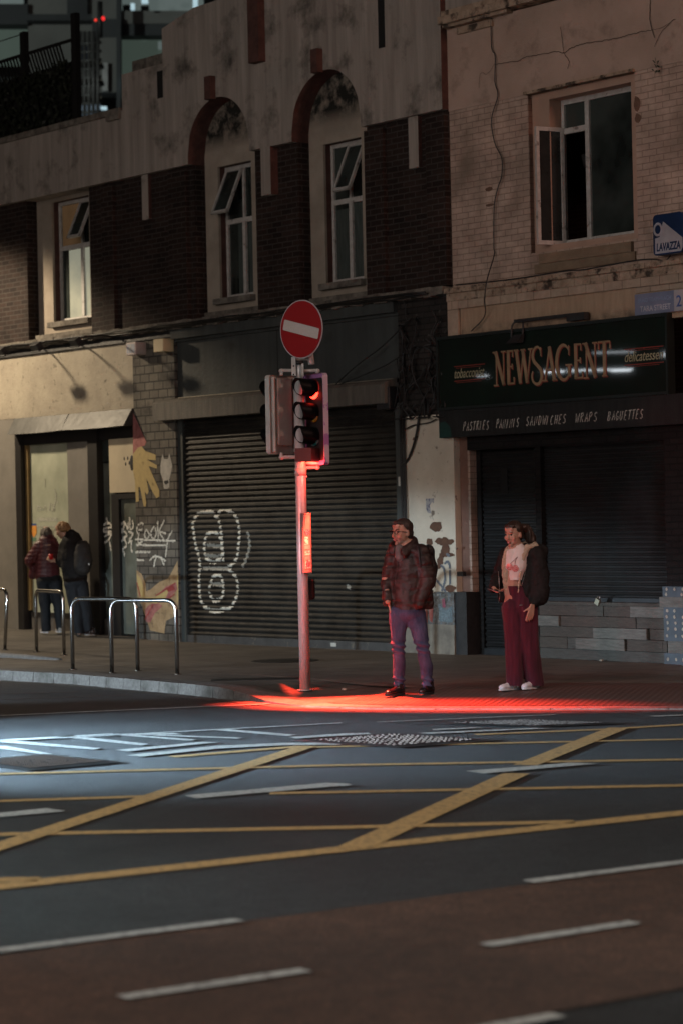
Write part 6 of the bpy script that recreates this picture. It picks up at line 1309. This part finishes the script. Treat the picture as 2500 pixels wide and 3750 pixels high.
b.chain([q_2(800,640,.05), q_2(760,900,.05), q_2(650,870,.08)], [.055,.045,.028]); b.chain([q_2(1060,650,0), q_2(1100,900,0), q_2(1000,1000,.15)], [.055,.045,.03]); hand(b, q_2(655,872,.08), Vector((-.9,.1,.35)), Vector((-.2,.8,.2)), 1.05, .45, 1); hand(b, q_2(1000,1000,.16), Vector((-.3,.9,-.2)), Vector((-1,0,0)), 1., .4, 1)
b.chain([q_2(900,1200,0), q_2(990,1620,0), q_2(1030,1990,0)], [.1,.06,.045]); b.chain([q_2(1060,1200,.02), q_2(1130,1620,.03), q_2(1210,1970,.05)], [.1,.06,.045]); remesh(b, 'body', [SKIN, LIP, EYE, STUBB], p2, .011, 2, matfn=head_mat(PH, 1.05))
h = MB(); h.ell(q_2(790,345,.02), (.098,.10,.085), Matrix.Rotation(.35, 3, 'Y')); h.ell(q_2(740,320,.02), (.06,.085,.06)); h.ell(q_2(850,370,.02), (.05,.07,.06)); remesh(h, 'hair', M('sandy hair', (.36,.22,.10), .65, ns=40, col2=(.14,.08,.035)), p2, .012, 2, disp=hairfn(.018, 36))
c = MB(); c.chain([q_2(920,590,0), q_2(930,850,0), q_2(970,1150,.0)], [.17,.19,.185], .75); c.cap(q_2(810,620,.02), q_2(1060,640,0), .085, .08); c.chain([q_2(830,490,.02), q_2(920,450,-.02), q_2(1000,470,0)], [.05,.075,.05]); c.chain([q_2(800,640,.05), q_2(755,900,.05), q_2(690,880,.08)], [.085,.075,.05]); c.chain([q_2(1070,650,0), q_2(1100,900,0), q_2(1010,1000,.14)], [.085,.075,.055]); remesh(c, 'hooded_jacket', BJ, p2, .015, 2, disp=folds(.014, 8, 8, 2), cut=[(q_2(950,1210), Vector((0,0,-1)))])
c = MB(); c.ell(q_2(980,1200,0), (.18,.13,.12)); c.chain([q_2(910,1230,0), q_2(985,1620,0), q_2(1025,1990,0)], [.12,.095,.08]); c.chain([q_2(1050,1230,.02), q_2(1130,1620,.03), q_2(1205,1975,.05)], [.12,.09,.08]); remesh(c, 'jeans', NVY, p2, .014, 2, disp=folds(.012, 8, 5, 7), cut=[(q_2(1000,2010), Vector((0,0,-1)))])
shoe(p2, Vector((*q_2(1020,2040,-.02).xy, 0)), Vector((*q_2(1010,2040,.22).xy, 0)), SHO, SOLE); shoe(p2, Vector((*q_2(1280,2010,.0).xy, 0)), Vector((*q_2(1120,2050,.0).xy, 0)), SHO, M('pale sole', (.3,.29,.27), .7))
rb = thing('backpack', 'large black backpack worn by the fair-haired person at the shop window', 'backpack', GQ+q_2(1100,1040,-.15)); lq = lambda x, y, dy: pq(x, y, dy)-rb.location
c = MB(); c.chain([lq(1080,680,-.10), lq(1085,860,-.12), lq(1080,970,-.12)], [.13,.145,.135], .8); c.ell(lq(1160,900,-.12), (.08,.09,.12)); remesh(c, 'bag_body', M('charcoal bag cloth', (.020,.018,.016), .7, ns=7), rb, .014, 2, disp=folds(.01, 9, 9))
c = MB(); c.ell(lq(1182,925,-.24), (.012,.008,.016)); c.build('reflector', M('reflector', (.6,.6,.55), .3), rb)
rd_ = thing('red_cup', 'small bright red item in the hand of the fair-haired person', 'cup', GQ+q_2(590,850,.06)); c = MB(); c.tube([(0,0,0),(0,0,.085)], [.030,.036], 14); c.build('cup', M('bright red plastic', (.5,.01,.01), .4), rd_)
# person cut by the left edge
GX = ground(-46, 2290); print('p3', so(GX), GX); px_ = persp(0, 1700, .574, GX.y); p3 = thing('person', 'dark-coated figure cut off by the left edge of the view', 'person', GX); x_ = lambda x, y, dy=0.: px_(x, y, dy)-GX
b = MB(); hc = x_(-85,480,0); PH = head_parts(b, hc, lookf(160), 1.); b.chain([x_(-85,600,0), x_(-80,850,0)], [.13,.13], .8); b.chain([x_(-100,850,0), x_(-100,1030,0)], [.08,.045]); b.chain([x_(-45,850,0), x_(-30,1030,0)], [.08,.045])
b.chain([x_(-125,620,0), x_(-140,760,0), x_(-125,850,.05)], [.05,.04,.03]); b.chain([x_(-45,620,0), x_(-20,740,0), x_(-25,830,.05)], [.05,.04,.03]); hand(b, x_(-125,850,.05), Vector((0,0,-1)), Vector((1,0,0)), 1, .3, 1); hand(b, x_(-25,835,.05), Vector((0,0,-1)), Vector((-1,0,0)), 1, .3, -1); remesh(b, 'body', [SKIN, LIP, EYE, STUBB], p3, .012, 2, matfn=head_mat(PH, 1))
h = MB(); h.ell(hc+Vector((0,-.02,.05)), (.09,.10,.09)); remesh(h, 'hair', MATS['short dark hair'], p3, .014, 2)
c = MB(); c.chain([x_(-85,590,0), x_(-70,760,0), x_(-55,960,0)], [.16,.22,.28], .7); c.cap(x_(-130,600,0), x_(-40,600,0), .08, .08); c.chain([x_(-50,620,0), x_(-15,740,0), x_(-22,820,.04)], [.08,.08,.06]); c.chain([x_(-125,620,0), x_(-145,760,0), x_(-130,830,.04)], [.08,.08,.06]); remesh(c, 'long_coat', BJ, p3, .016, 2, disp=folds(.014, 7, 4), cut=[(x_(-60,1000), Vector((0,0,-1)))])
c = MB(); c.cap(x_(-100,950,0), x_(-100,1030,0), .07, .06); c.cap(x_(-35,950,0), x_(-30,1030,0), .07, .06); remesh(c, 'trousers', NVY, p3, .015, 2)
shoe(p3, Vector((*x_(-100,1030,-.05).xy, 0)), Vector((*x_(-100,1030,.2).xy, 0)), GSH, WSO, 'trainer'); shoe(p3, Vector((*x_(-15,1030,-.05).xy, 0)), Vector((*x_(-25,1030,.2).xy, 0)), GSH, WSO, 'trainer')

# ------------------------------------------------------------------ night light
w = bpy.data.worlds.new('World'); sc.world = w; w.use_nodes = True; nt = w.node_tree; bg = nt.nodes['Background']
sky = nt.nodes.new('ShaderNodeTexSky'); sky.sky_type = 'NISHITA'; sky.sun_disc = False; sky.sun_elevation = math.radians(-4); sky.sun_rotation = math.radians(200)
mx = nt.nodes.new('ShaderNodeMix'); mx.data_type = 'RGBA'; mx.inputs[0].default_value = .06; mx.inputs[6].default_value = (.034,.028,.025,1); nt.links.new(sky.outputs[0], mx.inputs[7]); nt.links.new(mx.outputs[2], bg.inputs[0]); bg.inputs[1].default_value = .28
def lamp(kind, name, loc_, tgt, col, e, **k):
    l = bpy.data.lights.new(name, kind); l.color = col; l.energy = e; o = bpy.data.objects.new(name, l); C.objects.link(o); o.location = loc_
    o.rotation_euler = (Vector(tgt)-Vector(loc_)).to_track_quat('-Z', 'Y').to_euler()
    for a, v in k.items():
        if a == 'scale': o.scale = v
        else: setattr(l, a, v)
    return o
def fw(s, o, z): return W(s, o, z+PZ)
# amber street lamp out of frame on the left, over the pavement
lamp('SPOT', 'street_lamp_light', fw(-12,3.2,6.6), fw(-11.99,.8,0), (1,.80,.56), 1800, spot_size=math.radians(139), spot_blend=.25, shadow_soft_size=.17)
# street lamps of the junction behind the viewer
lamp('SPOT', 'junction_lamp_light', (1,11,11), (1,14.0,0), (1,.92,.82), 1750, spot_size=math.radians(104), spot_blend=.7, shadow_soft_size=.3)
lamp('SPOT', 'junction_lamp_light', (-7,9,9), (-2,17,0), (.78,.88,1), 650, spot_size=math.radians(84), spot_blend=.9, shadow_soft_size=.3)
lamp('SPOT', 'right_street_lamp_light', (11,17,9.5), fw(1.5,0,5), (1,.54,.42), 1900, spot_size=math.radians(100), spot_blend=.9, shadow_soft_size=1.0)
lamp('AREA', 'facade_fill', (-14,8,8), fw(-1,0,5), (1,.86,.79), 1330, size=12)  # large unseen area light added as fill for the facades
lamp('SPOT', 'office_fill_spot', (-30,50,16), (-14,95,22), (.88,1,.93), 17000, spot_size=math.radians(60), spot_blend=.9, shadow_soft_size=.5)  # unseen spot added to brighten the office block
# low beams of cars waiting out of frame on the left
def low_beam(p, t, e, wide=80, col=(.56,.82,1)):
    hl = lamp('SPOT', 'headlamp_light', p, t, col, e, spot_size=math.radians(wide), spot_blend=.4, shadow_soft_size=.07); hl.scale = (1,.30,1)
for dy in (0, 1.35): low_beam((-5.9,19.9+dy,.68), (-2.0,19.9+dy,-.60), 4600, 92, (.52,.78,1))
low_beam((-7,14.2,.7), (-2,15.2,-.25), 1100, 100, (.60,.92,1))
low_beam((-8.6,24.6,.70), (-3.2,29.6,.15), 2700, 74, (.68,.86,1))
# red lamp of the signal, plus unseen red spots added for their effect
RL = sig.location+bc+Vector((.01,-.02,-.085))
def beam(org, tg, e, sx, sy, size, blend, xd=Vector((.95,-.30,0))):
    l = lamp('SPOT', 'red_beam', org, (0,0,0), (1,.05,.022), e, spot_size=math.radians(size), spot_blend=blend, shadow_soft_size=.03)
    zz = (Vector(org)-Vector(tg)).normalized(); xx = (xd-zz*xd.dot(zz)).normalized(); yy = zz.cross(xx)
    l.matrix_world = Matrix(((xx.x*sx,yy.x*sy,zz.x,org[0]),(xx.y*sx,yy.y*sy,zz.y,org[1]),(xx.z*sx,yy.z*sy,zz.z,org[2]),(0,0,0,1)))
beam(RL, (-.25,24.6,0), 12000, 1.0, .42, 56, 1); beam((-4.5,25.75,2.9), (.48,23.88,0), 64000, .85, .46, 24, 1, Vector((.95,-.28,0)))  # second spot is unseen, added for the red pool along the kerb
beam(RL+Vector((.03,-.14,0)), (sig.location.x+.02, sig.location.y-.0, .9), 1200, 1, 1, 10, .7)  # narrow red spot added to redden the pole
lamp('SPOT', 'headlamp_spill', (-6.2,21.8,.9), (sig.location.x-.02, sig.location.y, 1.0), (.70,.86,1), 700, spot_size=math.radians(15), spot_blend=.8, shadow_soft_size=.07)
beam(RL+Vector((.06,-.32,-.02)), (sig.location.x, sig.location.y, 1.25), 1900, .15, 1, 42, .7, Vector((1,0,0)))  # wider red spot added in front of the pole to redden it
lamp('POINT', 'signal_red_glow', RL+Vector((.05,-.03,-.03)), (0,0,0), (1,.045,.03), 12, shadow_soft_size=.03)
lamp('SPOT', 'front_red_fill', (-3.9,22.4,2.7), (.75,25.2,1.45), (1,.03,.02), 340, spot_size=math.radians(42), spot_blend=.8, shadow_soft_size=.08)  # unseen red fill added for the front of the man
# unseen strip lights added along mirror rays to draw streaks in the glossy sign
def mirror_lamp(px, py, dist, w_, h_, e):
    s, z = F(px, py, .1); p = fw(s, .1, z); d = ray(px, py).normalized(); d = d-N*2*d.dot(N); q = p+d*dist
    l = lamp('AREA', 'sign_streak_light', q, p, (.86,.94,1), e, shape='RECTANGLE', size=w_, size_y=h_)
for a in ((2195,1355,20,1.3,.03,3.5), (2272,1358,22,.4,.03,1.2), (2025,1361,22,.45,.04,2), (2245,1290,24,.9,.03,1.2), (2440,1298,24,.25,.08,1), (1765,1376,24,.25,.03,.5)): mirror_lamp(*a)
# ------------------------------------------------------------------ camera
cam = bpy.data.cameras.new('camera'); co_ = bpy.data.objects.new('camera', cam); C.objects.link(co_); sc.camera = co_
cam.sensor_fit = 'VERTICAL'; cam.sensor_height = 36; cam.lens = 85; cam.clip_end = 500
cp, s_p = math.cos(PITCH), math.sin(PITCH); cr2, sr2 = math.cos(ROLL), math.sin(ROLL)
fwd = Vector((0, cp, s_p)); up = Vector((0, -s_p, cp)); rt = Vector((1, 0, 0))
X_ = rt*cr2-up*sr2; Y_ = rt*sr2+up*cr2
co_.matrix_world = Matrix(((X_.x,Y_.x,-fwd.x,0),(X_.y,Y_.y,-fwd.y,0),(X_.z,Y_.z,-fwd.z,HC),(0,0,0,1)))
cam.dof.use_dof = True; cam.dof.focus_distance = 25.3; cam.dof.aperture_fstop = 2.0
sc.view_settings.view_transform = 'Standard'; sc.view_settings.look = 'None'; sc.view_settings.exposure = 0
sc.cycles.use_denoising = True; sc.cycles.max_bounces = 6; sc.cycles.sample_clamp_indirect = 4
try: sc.cycles.denoiser = 'OPENIMAGEDENOISE'
except Exception: pass
